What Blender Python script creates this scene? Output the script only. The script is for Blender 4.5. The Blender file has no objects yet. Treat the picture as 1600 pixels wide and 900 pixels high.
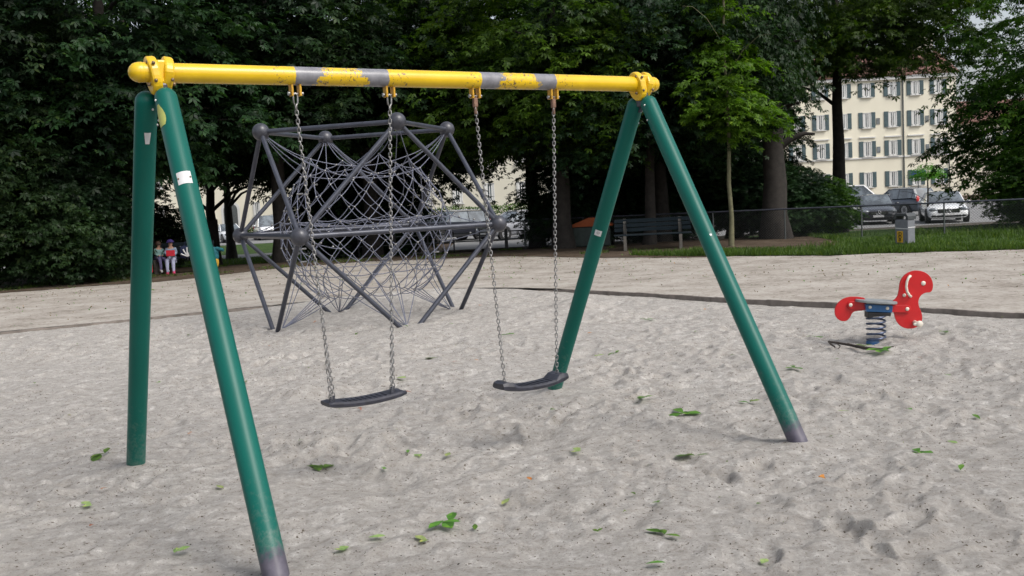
import bpy, bmesh, math, random
import numpy as np
from mathutils import Vector, Matrix
R = math.radians; PI = math.pi
random.seed(7); rng = np.random.default_rng(11)
scene = bpy.context.scene; COL = scene.collection

# ------------------------------------------------------------------ helpers
def tag(o, label=None, cat=None, group=None, kind=None):
    if label: o['label'] = label
    if cat: o['category'] = cat
    if group: o['group'] = group
    if kind: o['kind'] = kind
    return o

def empty(name, loc=(0, 0, 0), rz=0, label=None, cat=None, group=None):
    o = bpy.data.objects.new(name, None); COL.objects.link(o)
    o.location = loc; o.rotation_euler = (0, 0, rz); o.empty_display_size = .2
    return tag(o, label, cat, group)

def link_mesh(name, me, mat=None, parent=None, smooth=False):
    o = bpy.data.objects.new(name, me); COL.objects.link(o)
    if parent is not None: o.parent = parent
    if mat is not None and not me.materials:
        for m in (mat if isinstance(mat, (list, tuple)) else [mat]): me.materials.append(m)
    if smooth: me.polygons.foreach_set('use_smooth', [True] * len(me.polygons))
    return o

def np_mesh(name, verts, faces, k=4):
    """verts (n,3) faces (m,k) arrays -> mesh"""
    me = bpy.data.meshes.new(name)
    verts = np.ascontiguousarray(verts, dtype=np.float32); faces = np.ascontiguousarray(faces, dtype=np.int32)
    me.vertices.add(len(verts)); me.vertices.foreach_set('co', verts.ravel())
    m = len(faces); me.loops.add(m * k); me.loops.foreach_set('vertex_index', faces.ravel())
    me.polygons.add(m); me.polygons.foreach_set('loop_start', np.arange(m, dtype=np.int32) * k)
    me.polygons.foreach_set('loop_total', np.full(m, k, dtype=np.int32))
    me.update(calc_edges=True); me.validate(); return me

class MB:
    """collects shapes and links them as one mesh object"""
    def __init__(s): s.v = []; s.f = []; s.m = []; s.sm = []; s.mi = 0
    def add(s, vs, fs, smooth=False):
        b = len(s.v); s.v += [tuple(v) for v in vs]
        for f in fs: s.f.append([b + i for i in f]); s.m.append(s.mi); s.sm.append(smooth)
    def box(s, c, d, rz=0, M=None, bev=0.0):
        bm = bmesh.new(); bmesh.ops.create_cube(bm, size=1)
        bmesh.ops.scale(bm, vec=d, verts=bm.verts)
        if bev: bmesh.ops.bevel(bm, geom=list(bm.edges), offset=bev, segments=2, affect='EDGES', profile=.5)
        T = Matrix.Translation(c) @ Matrix.Rotation(rz, 4, 'Z')
        if M is not None: T = M @ T
        bm.verts.index_update()
        s.add([T @ v.co for v in bm.verts], [[v.index for v in f.verts] for f in bm.faces]); bm.free(); return s
    def tube(s, pts, r, seg=10, cap=True, smooth=True, closed=False):
        pts = [Vector(p) for p in pts]; n = len(pts)
        rs = r if isinstance(r, (list, tuple)) else [r] * n
        rings = []; prev = None
        for i, p in enumerate(pts):
            if closed: t = (pts[(i + 1) % n] - pts[i - 1]).normalized()
            else: t = ((pts[min(i + 1, n - 1)] - pts[max(i - 1, 0)])).normalized()
            if prev is None:
                a = Vector((0, 0, 1)) if abs(t.z) < .9 else Vector((1, 0, 0)); x = t.cross(a).normalized()
            else:
                x = (prev - t * prev.dot(t)).normalized()
            prev = x; y = t.cross(x)
            rings.append([p + (x * math.cos(2 * PI * k / seg) + y * math.sin(2 * PI * k / seg)) * rs[i] for k in range(seg)])
        vs = [v for rg in rings for v in rg]; fs = []
        for i in range(n if closed else n - 1):
            j = (i + 1) % n
            for k in range(seg):
                fs.append([i * seg + k, i * seg + (k + 1) % seg, j * seg + (k + 1) % seg, j * seg + k])
        s.add(vs, fs, smooth)
        if cap and not closed:
            s.add(rings[0], [list(range(seg))[::-1]]); s.add(rings[-1], [list(range(seg))])
        return s
    def rounded_tube(s, a, b, r, seg=20, ra=True, rb=True):
        a = Vector(a); b = Vector(b); d = (b - a).normalized(); P = []; Q = []
        if ra:
            for k in range(5): t = k / 5 * PI / 2; P.append(a - d * r * math.cos(t)); Q.append(max(r * math.sin(t), .001))
        P.append(a); Q.append(r); P.append(b); Q.append(r)
        if rb:
            for k in range(1, 6): t = k / 5 * PI / 2; P.append(b + d * r * math.sin(t)); Q.append(max(r * math.cos(t), .001))
        return s.tube(P, Q, seg)
    def ball(s, c, r, seg=16, rings=10, sc=(1, 1, 1)):
        vs = []; fs = []
        for i in range(rings + 1):
            t = PI * i / rings
            for k in range(seg):
                p = 2 * PI * k / seg
                vs.append((c[0] + r * sc[0] * math.sin(t) * math.cos(p), c[1] + r * sc[1] * math.sin(t) * math.sin(p), c[2] + r * sc[2] * math.cos(t)))
        for i in range(rings):
            for k in range(seg): fs.append([i * seg + k, (i + 1) * seg + k, (i + 1) * seg + (k + 1) % seg, i * seg + (k + 1) % seg])
        s.add(vs, fs, True); return s
    def prism(s, outline, y0, y1, axis='Y', M=None, bev=0.0, smooth=False):
        """outline in (x,z), extruded along y"""
        bm = bmesh.new(); vs = [bm.verts.new((x, y0, z)) for x, z in outline]
        f = bm.faces.new(vs); r = bmesh.ops.extrude_face_region(bm, geom=[f])
        nv = [e for e in r['geom'] if isinstance(e, bmesh.types.BMVert)]
        bmesh.ops.translate(bm, vec=(0, y1 - y0, 0), verts=nv)
        bmesh.ops.recalc_face_normals(bm, faces=bm.faces)
        if bev:
            ed = [e for e in bm.edges if abs(e.verts[0].co.y - e.verts[1].co.y) < 1e-6]
            bmesh.ops.bevel(bm, geom=ed, offset=bev, segments=2, affect='EDGES', profile=.5)
        bm.verts.index_update()
        s.add([(M @ v.co if M is not None else v.co.copy()) for v in bm.verts], [[v.index for v in f.verts] for f in bm.faces], smooth)
        bm.free(); return s
    def build(s, name, mat, parent=None):
        me = bpy.data.meshes.new(name); me.from_pydata(s.v, [], s.f); me.validate()
        for m in (mat if isinstance(mat, (list, tuple)) else [mat]): me.materials.append(m)
        if len(me.polygons) == len(s.f):
            me.polygons.foreach_set('material_index', s.m); me.polygons.foreach_set('use_smooth', s.sm)
        bm = bmesh.new(); bm.from_mesh(me); bmesh.ops.recalc_face_normals(bm, faces=bm.faces); bm.to_mesh(me); bm.free()
        o = bpy.data.objects.new(name, me); COL.objects.link(o)
        if parent is not None: o.parent = parent
        return o

def copy_tree(o, parent=None):
    c = o.copy(); COL.objects.link(c); c.parent = parent
    for ch in list(o.children): copy_tree(ch, c)
    return c

# ------------------------------------------------------------------ materials
def newmat(name):
    m = bpy.data.materials.new(name); m.use_nodes = True
    nt = m.node_tree; b = nt.nodes['Principled BSDF']; return m, nt, b
def N(nt, t, **kw):
    n = nt.nodes.new(t)
    for k, v in kw.items():
        if k in n.inputs: n.inputs[k].default_value = v
        else: setattr(n, k, v)
    return n
def ramp(nt, src, stops):
    r = nt.nodes.new('ShaderNodeValToRGB'); e = r.color_ramp.elements
    while len(e) < len(stops): e.new(.5)
    for i, (p, c) in enumerate(stops):
        e[i].position = p; e[i].color = (*c, 1) if len(c) == 3 else c
    nt.links.new(src, r.inputs[0]); return r.outputs[0]
def noise(nt, scale, detail=4, rough=.6, co='Object', sc=None):
    t = nt.nodes.new('ShaderNodeTexCoord'); s = t.outputs[co]
    if sc:
        mp = nt.nodes.new('ShaderNodeMapping'); mp.inputs['Scale'].default_value = sc
        nt.links.new(s, mp.inputs['Vector']); s = mp.outputs[0]
    n = N(nt, 'ShaderNodeTexNoise', Scale=scale, Detail=detail, Roughness=rough)
    nt.links.new(s, n.inputs['Vector']); return n.outputs['Fac']
def mix(nt, fac, a, b, mode='MIX'):
    m = nt.nodes.new('ShaderNodeMix'); m.data_type = 'RGBA'; m.blend_type = mode
    for i, v in ((0, fac), (6, a), (7, b)):
        if isinstance(v, bpy.types.NodeSocket): nt.links.new(v, m.inputs[i])
        else: m.inputs[i].default_value = v if not isinstance(v, tuple) else ((*v, 1) if len(v) == 3 else v)
    return m.outputs[2]
def bump(nt, b, h, strength=.3, dist=.01):
    n = N(nt, 'ShaderNodeBump', Strength=strength, Distance=dist); nt.links.new(h, n.inputs['Height']); nt.links.new(n.outputs[0], b.inputs['Normal'])

def mat_plain(name, c, rough=.5, metal=0, vary=.15, scale=6, coat=0, bmp=0, bscale=60, dirt=None):
    m, nt, b = newmat(name)
    n = noise(nt, scale, 5)
    lo = tuple(x * (1 - vary) for x in c); hi = tuple(min(1, x * (1 + vary)) for x in c)
    col = ramp(nt, n, [(.3, lo), (.7, hi)])
    if dirt:
        d = ramp(nt, noise(nt, scale * 2.3, 8, .75), [(dirt[1], (0, 0, 0)), (dirt[1] + .08, (1, 1, 1))])
        col = mix(nt, d, col, dirt[0])
    nt.links.new(col, b.inputs['Base Color']); b.inputs['Roughness'].default_value = rough
    b.inputs['Metallic'].default_value = metal; b.inputs['Coat Weight'].default_value = coat; b.inputs['Coat Roughness'].default_value = .15
    if bmp: bump(nt, b, noise(nt, bscale, 4), bmp, .004)
    return m

M = {}
M['green'] = mat_plain('green_paint', (.002, .13, .10), .38, 0, .10, 5, .1, .06, 120, dirt=((.10, .15, .13), .70))
M['green_foot'] = None
M['steel'] = mat_plain('grey_steel', (.058, .063, .082), .36, .3, .22, 8, 0, .08, 80)
M['darksteel'] = mat_plain('ball_grey', (.05, .052, .065), .40, .15, .3, 9, .15)
M['galv'] = mat_plain('galvanised', (.30, .295, .29), .38, .85, .3, 30)
M['rustchain'] = mat_plain('rusty_steel', (.20, .12, .085), .6, .5, .4, 40)
M['bolt'] = mat_plain('bolt', (.22, .16, .10), .5, .6, .3, 60)
M['boltlight'] = mat_plain('bolt_light', (.6, .6, .58), .35, .6, .1, 60)
M['rubber'] = mat_plain('black_rubber', (.022, .023, .034), .42, 0, .5, 14, .1, .25, 160)
M['rope'] = mat_plain('net_rope', (.14, .15, .20), .55, 0, .3, 50, 0, .2, 400)
M['red'] = mat_plain('red_paint', (.50, .009, .012), .35, 0, .08, 6, .3, dirt=((.36, .03, .03), .72))
M['blue'] = mat_plain('blue_paint', (.015, .10, .26), .4, 0, .25, 12, .2)
M['cream_plastic'] = mat_plain('cream_plastic', (.68, .63, .54), .4, 0, .08, 20)
M['greyboard'] = mat_plain('grey_board', (.22, .235, .24), .6, 0, .2, 20, 0, .2, 90)
M['springsteel'] = mat_plain('spring_steel', (.09, .11, .17), .28, .7, .4, 25)
M['white'] = mat_plain('white_plate', (.62, .62, .62), .5, 0, .1, 14)
M['patch'] = mat_plain('pale_yellow_patch', (.42, .45, .12), .55, 0, .12, 14)
M['wood'] = mat_plain('dead_wood', (.035, .026, .02), .85, 0, .4, 40, 0, .6, 150)
M['concrete'] = mat_plain('concrete', (.13, .12, .105), .85, 0, .2, 12, 0, .4, 80)
M['benchwood'] = mat_plain('bench_paint', (.004, .012, .018), .95, 0, .35, 10, 0, .3, 60)
M['orange'] = mat_plain('orange_lid', (.32, .07, .015), .7, 0, .15, 8)
M['darkgreenbox'] = mat_plain('dark_box', (.03, .045, .04), .6, 0, .3, 8)
M['bingrey'] = mat_plain('bin_grey', (.17, .18, .20), .5, 0, .15, 9, dirt=((.3, .3, .3), .72))
M['bindark'] = mat_plain('bin_lid', (.05, .055, .06), .5, 0, .3, 9)
M['yellowsticker'] = mat_plain('sticker_yellow', (.75, .42, .02), .5, 0, .05, 9)
M['black'] = mat_plain('black', (.012, .012, .014), .5, 0, .3, 9)
M['tyre'] = mat_plain('tyre', (.02, .02, .02), .85, 0, .2, 9)
M['chrome'] = mat_plain('chrome', (.6, .6, .62), .2, 1, .05, 9)
M['rim'] = mat_plain('rim', (.45, .45, .47), .35, .8, .1, 9)
M['kerb'] = mat_plain('kerb_wood', (.19, .165, .145), .85, 0, .35, 6, 0, .6, 40)
M['fence'] = mat_plain('fence_metal', (.10, .11, .11), .6, .3, .2, 9)
M['plaster'] = mat_plain('cream_plaster', (.74, .70, .57), .9, 0, .06, .25, 0, .1, 4)
M['plaster2'] = mat_plain('pale_plaster', (.60, .57, .47), .9, 0, .06, .25)
M['plasterwhite'] = mat_plain('white_trim', (.62, .62, .6), .8, 0, .06, .5)
M['shutter'] = mat_plain('shutter_green', (.07, .11, .12), .7, 0, .2, 3)
M['rooftile'] = mat_plain('roof_tile', (.15, .075, .06), .85, 0, .25, 1.5)
M['skin'] = mat_plain('skin', (.42, .24, .17), .6, 0, .06, 9)
M['hair'] = mat_plain('brown_hair', (.06, .03, .018), .7, 0, .3, 40)
M['cap'] = mat_plain('purple_cap', (.05, .03, .16), .8, 0, .2, 20)
M['shirtblue'] = mat_plain('grey_blue_shirt', (.27, .34, .44), .9, 0, .15, 20)
M['shirtmint'] = mat_plain('mint_shirt', (.24, .40, .38), .9, 0, .15, 20)
M['trouser'] = mat_plain('pale_trousers', (.34, .36, .48), .9, 0, .15, 20)
M['trouserdark'] = mat_plain('mauve_trousers', (.13, .12, .24), .9, 0, .15, 20)
M['redcloth'] = mat_plain('red_cloth', (.55, .02, .04), .8, 0, .15, 20)
M['pinkboot'] = mat_plain('pink_boots', (.5, .03, .12), .5, 0, .15, 20)
M['teal'] = mat_plain('teal_cloth', (.012, .12, .15), .8, 0, .2, 20)
M['yellowcloth'] = mat_plain('yellow_cloth', (.5, .3, .03), .8, 0, .2, 20)
M['navy'] = mat_plain('navy_cloth', (.012, .02, .06), .8, 0, .3, 20)
M['trunkpale'] = None

def mat_glass():
    m, nt, b = newmat('car_glass'); b.inputs['Base Color'].default_value = (.05, .06, .07, 1)
    b.inputs['Roughness'].default_value = .06; b.inputs['Specular IOR Level'].default_value = .9; b.inputs['Coat Weight'].default_value = .8
    b.inputs['Coat IOR'].default_value = 1.8
    nz = ramp(nt, noise(nt, 1.5, 3), [(.4, (.03, .04, .045)), (.6, (.14, .17, .19))]); nt.links.new(nz, b.inputs['Base Color']); return m
M['glass'] = mat_glass()
def mat_carpaint(n, c):
    m, nt, b = newmat(n); col = ramp(nt, noise(nt, 2, 3), [(.3, tuple(x * .93 for x in c)), (.7, c)])
    nt.links.new(col, b.inputs['Base Color']); b.inputs['Roughness'].default_value = .35
    b.inputs['Coat Weight'].default_value = 1; b.inputs['Coat Roughness'].default_value = .05; b.inputs['Metallic'].default_value = .0; return m
M['carwhite'] = mat_carpaint('paint_white', (.88, .89, .9))
M['carblack'] = mat_carpaint('paint_black', (.02, .022, .032))
M['carnavy'] = mat_carpaint('paint_slate', (.045, .06, .085))
M['cargrey'] = mat_carpaint('paint_grey', (.24, .25, .28))
M['carsilver'] = mat_carpaint('paint_silver', (.42, .44, .47))
M['headlight'] = mat_plain('headlight', (.20, .22, .24), .1, .3, .5, 20, 1)
M['taillight'] = mat_plain('taillight', (.45, .02, .02), .2, 0, .1, 9, 1)
M['signblue'] = mat_plain('sign_blue', (.03, .06, .22), .5, 0, .1, 4)

def mat_beam():
    """yellow paint worn to grey steel where the swings hang (beam runs along local x)"""
    m, nt, b = newmat('worn_yellow_paint')
    tc = nt.nodes.new('ShaderNodeTexCoord'); sep = nt.nodes.new('ShaderNodeSeparateXYZ'); nt.links.new(tc.outputs['Object'], sep.inputs[0])
    def math_(op, a, bb=None, c=None):
        n = nt.nodes.new('ShaderNodeMath'); n.operation = op
        for i, v in enumerate((a, bb, c)):
            if v is None: continue
            if isinstance(v, bpy.types.NodeSocket): nt.links.new(v, n.inputs[i])
            else: n.inputs[i].default_value = v
        return n.outputs[0]
    x = sep.outputs[0]; z = sep.outputs[2]
    ax = math_('ABSOLUTE', x)                                  # two worn stretches, mirrored about the middle
    d = math_('ABSOLUTE', math_('SUBTRACT', ax, .612))         # distance from stretch centre
    inside = math_('GREATER_THAN', .300, math_('ADD', d, math_('MULTIPLY', noise(nt, 30, 3), .02)))
    n1 = noise(nt, 20, 10, .80, 'Object', (1, 1, .5))
    keep = math_('SUBTRACT', .235, d)                         # paint left near the centre of each stretch
    # keep more paint low down on the bar, none on top
    keepc = math_('MULTIPLY', math_('MINIMUM', math_('MAXIMUM', math_('SUBTRACT', .21, d), 0), .12), 3.0)
    low = math_('MULTIPLY', math_('LESS_THAN', z, -.006), .15)
    thr = math_('ADD', math_('ADD', math_('SUBTRACT', keepc, math_('MULTIPLY', d, .25)), low), .22)
    left = math_('LESS_THAN', n1, thr)
    worn = math_('MULTIPLY', inside, math_('SUBTRACT', 1, left))
    n2 = noise(nt, 38, 8, .8)
    chips = math_('MULTIPLY', math_('GREATER_THAN', n2, .575), math_('GREATER_THAN', .42, d))
    chip2 = math_('GREATER_THAN', noise(nt, 22, 8, .85), .71)
    yel = ramp(nt, noise(nt, 5, 4), [(.3, (.66, .42, .006)), (.7, (.78, .52, .012))])
    streak = ramp(nt, noise(nt, 6, 6, .7, 'Object', (.35, 1, 6)), [(.55, (0, 0, 0)), (.75, (.55, .55, .55))])
    lowm = math_('LESS_THAN', z, -.01)
    yel = mix(nt, math_('MULTIPLY', streak, lowm), yel, (.30, .17, .01))
    yel = mix(nt, math_('MAXIMUM', chips, chip2), yel, (.12, .075, .045))
    grey = ramp(nt, noise(nt, 20, 6), [(.3, (.15, .15, .17)), (.7, (.25, .25, .27))])
    col = mix(nt, worn, yel, grey); nt.links.new(col, b.inputs['Base Color'])
    b.inputs['Roughness'].default_value = .34; b.inputs['Coat Weight'].default_value = .15
    bump(nt, b, mix(nt, worn, (1, 1, 1), (0, 0, 0)), .25, .003)
    return m
M['beam'] = mat_beam()
M['yellow'] = mat_plain('yellow_paint', (.72, .46, .008), .36, 0, .12, 7, .2, .08, 90, dirt=((.2, .10, .03), .66))
M['bracket'] = mat_plain('bracket_yellow', (.55, .30, .012), .5, 0, .2, 20, 0, .1, 90, dirt=((.14, .07, .03), .56))

def mat_leg(name='green_leg_paint', foot=0.0):
    """green paint, bare grey steel on the lowest 12 cm (leg runs along local z)"""
    m, nt, b = newmat(name)
    tc = nt.nodes.new('ShaderNodeTexCoord'); sep = nt.nodes.new('ShaderNodeSeparateXYZ'); nt.links.new(tc.outputs['Object'], sep.inputs[0])
    a = nt.nodes.new('ShaderNodeMath'); a.operation = 'MULTIPLY_ADD'; nt.links.new(noise(nt, 16, 7, .7), a.inputs[0]); a.inputs[1].default_value = -.20; zf = nt.nodes.new('ShaderNodeMath'); zf.operation = 'ADD'; nt.links.new(sep.outputs[2], zf.inputs[0]); zf.inputs[1].default_value = foot; nt.links.new(zf.outputs[0], a.inputs[2])
    f = ramp(nt, a.outputs[0], [(.0, (1, 1, 1)), (.05, (0, 0, 0))])
    g = ramp(nt, noise(nt, 3, 5, .6, 'Object', (1, 1, .3)), [(.3, (.0, .088, .068)), (.7, (.001, .118, .092))])
    fine = ramp(nt, noise(nt, 55, 8, .8), [(.70, (0, 0, 0)), (.74, (1, 1, 1))])
    g = mix(nt, fine, g, (.12, .2, .17))
    mr = nt.nodes.new('ShaderNodeMapRange'); nt.links.new(sep.outputs[2], mr.inputs[0]); mr.inputs[1].default_value = .75; mr.inputs[2].default_value = .02; mr.inputs[3].default_value = 0; mr.inputs[4].default_value = .30
    mm = nt.nodes.new('ShaderNodeMath'); mm.operation = 'ADD'; nt.links.new(mr.outputs[0], mm.inputs[0]); nt.links.new(noise(nt, 26, 9, .75), mm.inputs[1])
    dust = ramp(nt, mm.outputs[0], [(.68, (0, 0, 0)), (.95, (.35, .35, .35))]); g = mix(nt, dust, g, (.26, .25, .22))
    scr = ramp(nt, noise(nt, 30, 6, .7, 'Object', (1, 1, .06)), [(.70, (0, 0, 0)), (.73, (.5, .5, .5))]); g = mix(nt, scr, g, (.05, .24, .19))
    s = ramp(nt, noise(nt, 12, 5), [(.3, (.055, .05, .07)), (.7, (.13, .12, .15))])
    nt.links.new(mix(nt, f, g, s), b.inputs['Base Color']); b.inputs['Roughness'].default_value = .40; b.inputs['Specular IOR Level'].default_value = .3
    bump(nt, b, noise(nt, 40, 4), .05, .003); return m
M['leg'] = mat_leg(); M['legplain'] = mat_leg('green_leg_paint_intact', .4)

def mat_sand():
    m, nt, b = newmat('sand')
    big = noise(nt, .9, 6, .65); mid = noise(nt, 11, 12, .82); fine = noise(nt, 52, 8, .85)
    c = ramp(nt, mid, [(.34, (.27, .248, .22)), (.45, (.40, .375, .345)), (.54, (.475, .45, .42)), (.64, (.68, .66, .625))])
    c = mix(nt, ramp(nt, big, [(.35, (0, 0, 0)), (.7, (.35, .35, .35))]), c, (.35, .325, .295))
    c = mix(nt, ramp(nt, fine, [(.36, (.8, .8, .8)), (.46, (0, 0, 0))]), c, (.17, .155, .135))
    sp = ramp(nt, noise(nt, 42, 4, .6), [(.335, (1, 1, 1)), (.365, (0, 0, 0))])
    c = mix(nt, sp, c, (.11, .085, .06)); nt.links.new(c, b.inputs['Base Color']); b.inputs['Roughness'].default_value = .95
    b.inputs['Specular IOR Level'].default_value = .15
    h = nt.nodes.new('ShaderNodeMath'); h.operation = 'MULTIPLY_ADD'; nt.links.new(noise(nt, 26, 8, .75), h.inputs[0]); h.inputs[1].default_value = 1.6; nt.links.new(fine, h.inputs[2])
    bump(nt, b, h.outputs[0], .9, .012); return m
M['sand'] = mat_sand()
def mat_ground(name, stops, speck=None, scale=1.2, bscale=30, bst=.6, s2=14, speckle=.36):
    m, nt, b = newmat(name)
    a = nt.nodes.new('ShaderNodeMath'); a.operation = 'MULTIPLY_ADD'; nt.links.new(noise(nt, s2, 6, .75), a.inputs[0]); a.inputs[1].default_value = .5
    c2 = nt.nodes.new('ShaderNodeMath'); c2.operation = 'MULTIPLY'; nt.links.new(noise(nt, scale, 6, .65), c2.inputs[0]); c2.inputs[1].default_value = .5
    nt.links.new(c2.outputs[0], a.inputs[2]); c = ramp(nt, a.outputs[0], stops)
    if speck:
        sp = ramp(nt, noise(nt, 9, 5, .6), [(speckle - .03, (1, 1, 1)), (speckle, (0, 0, 0))]); c = mix(nt, sp, c, speck)
    nt.links.new(c, b.inputs['Base Color']); b.inputs['Roughness'].default_value = .95; b.inputs['Specular IOR Level'].default_value = .15
    bump(nt, b, noise(nt, bscale, 7, .7), bst, .03); return m
M['path'] = mat_ground('gravel_path', [(.37, (.18, .155, .13)), (.47, (.32, .29, .255)), (.60, (.43, .40, .36))], (.12, .09, .06), bst=.22)
M['soil'] = mat_ground('soil', [(.35, (.04, .03, .02)), (.5, (.08, .058, .042)), (.66, (.15, .12, .09))], (.03, .04, .015))
M['turf'] = mat_ground('turf', [(.35, (.018, .035, .008)), (.5, (.035, .07, .014)), (.66, (.07, .10, .03))])
M['asphalt'] = mat_ground('asphalt', [(.35, (.16, .16, .16)), (.5, (.21, .21, .21)), (.66, (.26, .26, .255))], None, .3, 50, .2)
M['bark'] = mat_plain('bark', (.025, .021, .018), .9, 0, .45, 7, 0, .9, 25)
M['barkpale'] = mat_plain('young_bark', (.13, .125, .07), .85, 0, .3, 12, 0, .5, 40)

def mat_leaf(name, lo, hi, trans=.35, clump=.55):
    m, nt, b = newmat(name); nt.nodes.remove(b); out = nt.nodes['Material Output']
    oi = nt.nodes.new('ShaderNodeObjectInfo')
    geo = nt.nodes.new('ShaderNodeNewGeometry'); n1 = N(nt, 'ShaderNodeTexNoise', Scale=clump, Detail=4.0, Roughness=.7); nt.links.new(geo.outputs['Position'], n1.inputs['Vector'])
    c = ramp(nt, n1.outputs['Fac'], [(.38, lo), (.62, hi)])
    isl = ramp(nt, geo.outputs['Random Per Island'], [(0, (.62, .66, .6)), (.9, (1.25, 1.2, 1.1)), (1, (1.9, 1.4, .8))])
    c = mix(nt, 1.0, c, isl, 'MULTIPLY')
    hv = nt.nodes.new('ShaderNodeHueSaturation'); nt.links.new(c, hv.inputs['Color'])
    ma = nt.nodes.new('ShaderNodeMapRange'); nt.links.new(oi.outputs['Random'], ma.inputs[0]); ma.inputs[3].default_value = .48; ma.inputs[4].default_value = .515; nt.links.new(ma.outputs[0], hv.inputs['Hue'])
    mb = nt.nodes.new('ShaderNodeMapRange'); nt.links.new(oi.outputs['Random'], mb.inputs[0]); mb.inputs[3].default_value = .8; mb.inputs[4].default_value = 1.2; nt.links.new(mb.outputs[0], hv.inputs['Value'])
    p = nt.nodes.new('ShaderNodeBsdfPrincipled'); nt.links.new(hv.outputs[0], p.inputs['Base Color']); p.inputs['Roughness'].default_value = .5; p.inputs['Specular IOR Level'].default_value = .25
    t = nt.nodes.new('ShaderNodeBsdfTranslucent'); tt = mix(nt, 1.0, hv.outputs[0], (1.3, 1.5, .5), 'MULTIPLY'); nt.links.new(tt, t.inputs['Color'])
    ms = nt.nodes.new('ShaderNodeMixShader'); ms.inputs[0].default_value = trans
    nt.links.new(p.outputs[0], ms.inputs[1]); nt.links.new(t.outputs[0], ms.inputs[2]); nt.links.new(ms.outputs[0], out.inputs[0]); return m
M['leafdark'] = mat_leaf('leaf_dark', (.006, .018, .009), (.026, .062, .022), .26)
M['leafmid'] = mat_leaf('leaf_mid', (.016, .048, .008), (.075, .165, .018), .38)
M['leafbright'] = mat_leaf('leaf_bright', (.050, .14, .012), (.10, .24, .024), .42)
M['blade'] = mat_leaf('grass_blade', (.045, .085, .016), (.085, .145, .03), .35, 1.2)
M['fallengreen'] = mat_leaf('fallen_green', (.06, .15, .02), (.10, .22, .035), .2, 3)
M['litterbrown'] = mat_leaf('litter_brown', (.10, .075, .035), (.20, .15, .07), .1, 3)
M['fallenpale'] = mat_leaf('fallen_pale', (.16, .25, .09), (.26, .34, .14), .2, 3)
M['fallenbrown'] = mat_leaf('fallen_brown', (.28, .10, .03), (.42, .15, .04), .1, 3)

# ------------------------------------------------------------------ noise for terrain
def vnoise(x, y, seed=0):
    xi = np.floor(x).astype(np.int64); yi = np.floor(y).astype(np.int64); fx = x - xi; fy = y - yi
    fx = fx * fx * (3 - 2 * fx); fy = fy * fy * (3 - 2 * fy)
    def h(a, b):
        n = (a * 374761393 + b * 668265263 + seed * 974634777) & 0xffffffff
        n = ((n ^ (n >> 13)) * 1274126177) & 0xffffffff; n = n ^ (n >> 16)
        return (n & 0xffff) / 65535.0
    return (h(xi, yi) * (1 - fx) + h(xi + 1, yi) * fx) * (1 - fy) + (h(xi, yi + 1) * (1 - fx) + h(xi + 1, yi + 1) * fx) * fy - .5
def hsh(a, b, s):
    n = (a * 374761393 + b * 668265263 + s * 974634777) & 0xffffffff
    n = ((n ^ (n >> 13)) * 1274126177) & 0xffffffff; n = n ^ (n >> 16); return (n & 0xffff) / 65535.0
def dents(x, y, cell, seed, prob=.7, ln=1.0, wd=.45):
    out = np.zeros_like(x); xi = np.floor(x / cell).astype(np.int64); yi = np.floor(y / cell).astype(np.int64)
    for dx in (-1, 0, 1):
        for dy in (-1, 0, 1):
            a = xi + dx; b = yi + dy
            cx = (a + hsh(a, b, seed)) * cell; cy = (b + hsh(a, b, seed + 1)) * cell; th = hsh(a, b, seed + 2) * PI
            on = (hsh(a, b, seed + 3) < prob) * (.4 + .6 * hsh(a, b, seed + 4)); u = x - cx; v = y - cy
            p = (u * np.cos(th) + v * np.sin(th)) / (cell * .42 * ln); q = (-u * np.sin(th) + v * np.cos(th)) / (cell * .42 * wd)
            r = np.sqrt(p * p + q * q)
            out += on * (-np.exp(-(r ** 4)) + .55 * np.exp(-((r - 1.25) / .28) ** 2) * (.5 + .5 * np.sin(3 * np.arctan2(q, p) + a)))
    return out
FEET = [(-2.48, 6.35), (-1.08, 4.21), (.30, 8.17), (1.71, 6.03)]
def sand_h(x, y):
    wx = x + .16 * vnoise(x * 2.3, y * 2.3, 31); wy = y + .16 * vnoise(x * 2.3, y * 2.3, 32)
    h = .075 * vnoise(x * .45, y * .45, 1) + .055 * vnoise(wx * 1.5, wy * 1.5, 2) + .030 * vnoise(wx * 4, wy * 4, 3)
    rdg = .5 - np.abs(vnoise(wx * 6, wy * 6, 4)) * 2; h += .022 * rdg
    rough_ = np.clip(.55 + 2.2 * vnoise(wx * 1.1, wy * 1.4, 29), .12, 1.3); h += rough_ * .030 * vnoise(wx * 11, wy * 11, 5) + rough_ * (.013 * vnoise(wx * 22, wy * 22, 6) + .007 * vnoise(x * 55, y * 55, 7))
    act = np.clip(.5 + 2.6 * (vnoise(wx * .7, wy * .9, 9) + .4 * vnoise(wx * 2, wy * 2, 19)), .06, 1.15)
    h += act * (.036 * dents(wx, wy, .42, 40, .85, 1.0, .45) + .026 * dents(wx, wy, .23, 60, .7, 1, .5) + .005 * dents(x, y, .10, 80, .5, 1, .8))
    # dug hollows under the seats, a small heap behind the left legs
    for (a, b, s, d) in ((-.9, 5.9, .55, .05), (.1, 6.55, .5, .04), (-1.9, 8.6, .28, -.08), (-1.6, 8.9, .2, -.05), (.9, 14.2, .35, -.16), (2.4, 4.6, .18, .03)):
        h -= d * np.exp(-((x - a) ** 2 + (y - b) ** 2) / (s * s))
    for (a, b) in FEET:
        r2 = (x - a) ** 2 + (y - b) ** 2; h = h * (1 - .8 * np.exp(-r2 / .12)) + .045 * np.exp(-r2 / .018)
    return h - .012
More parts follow.
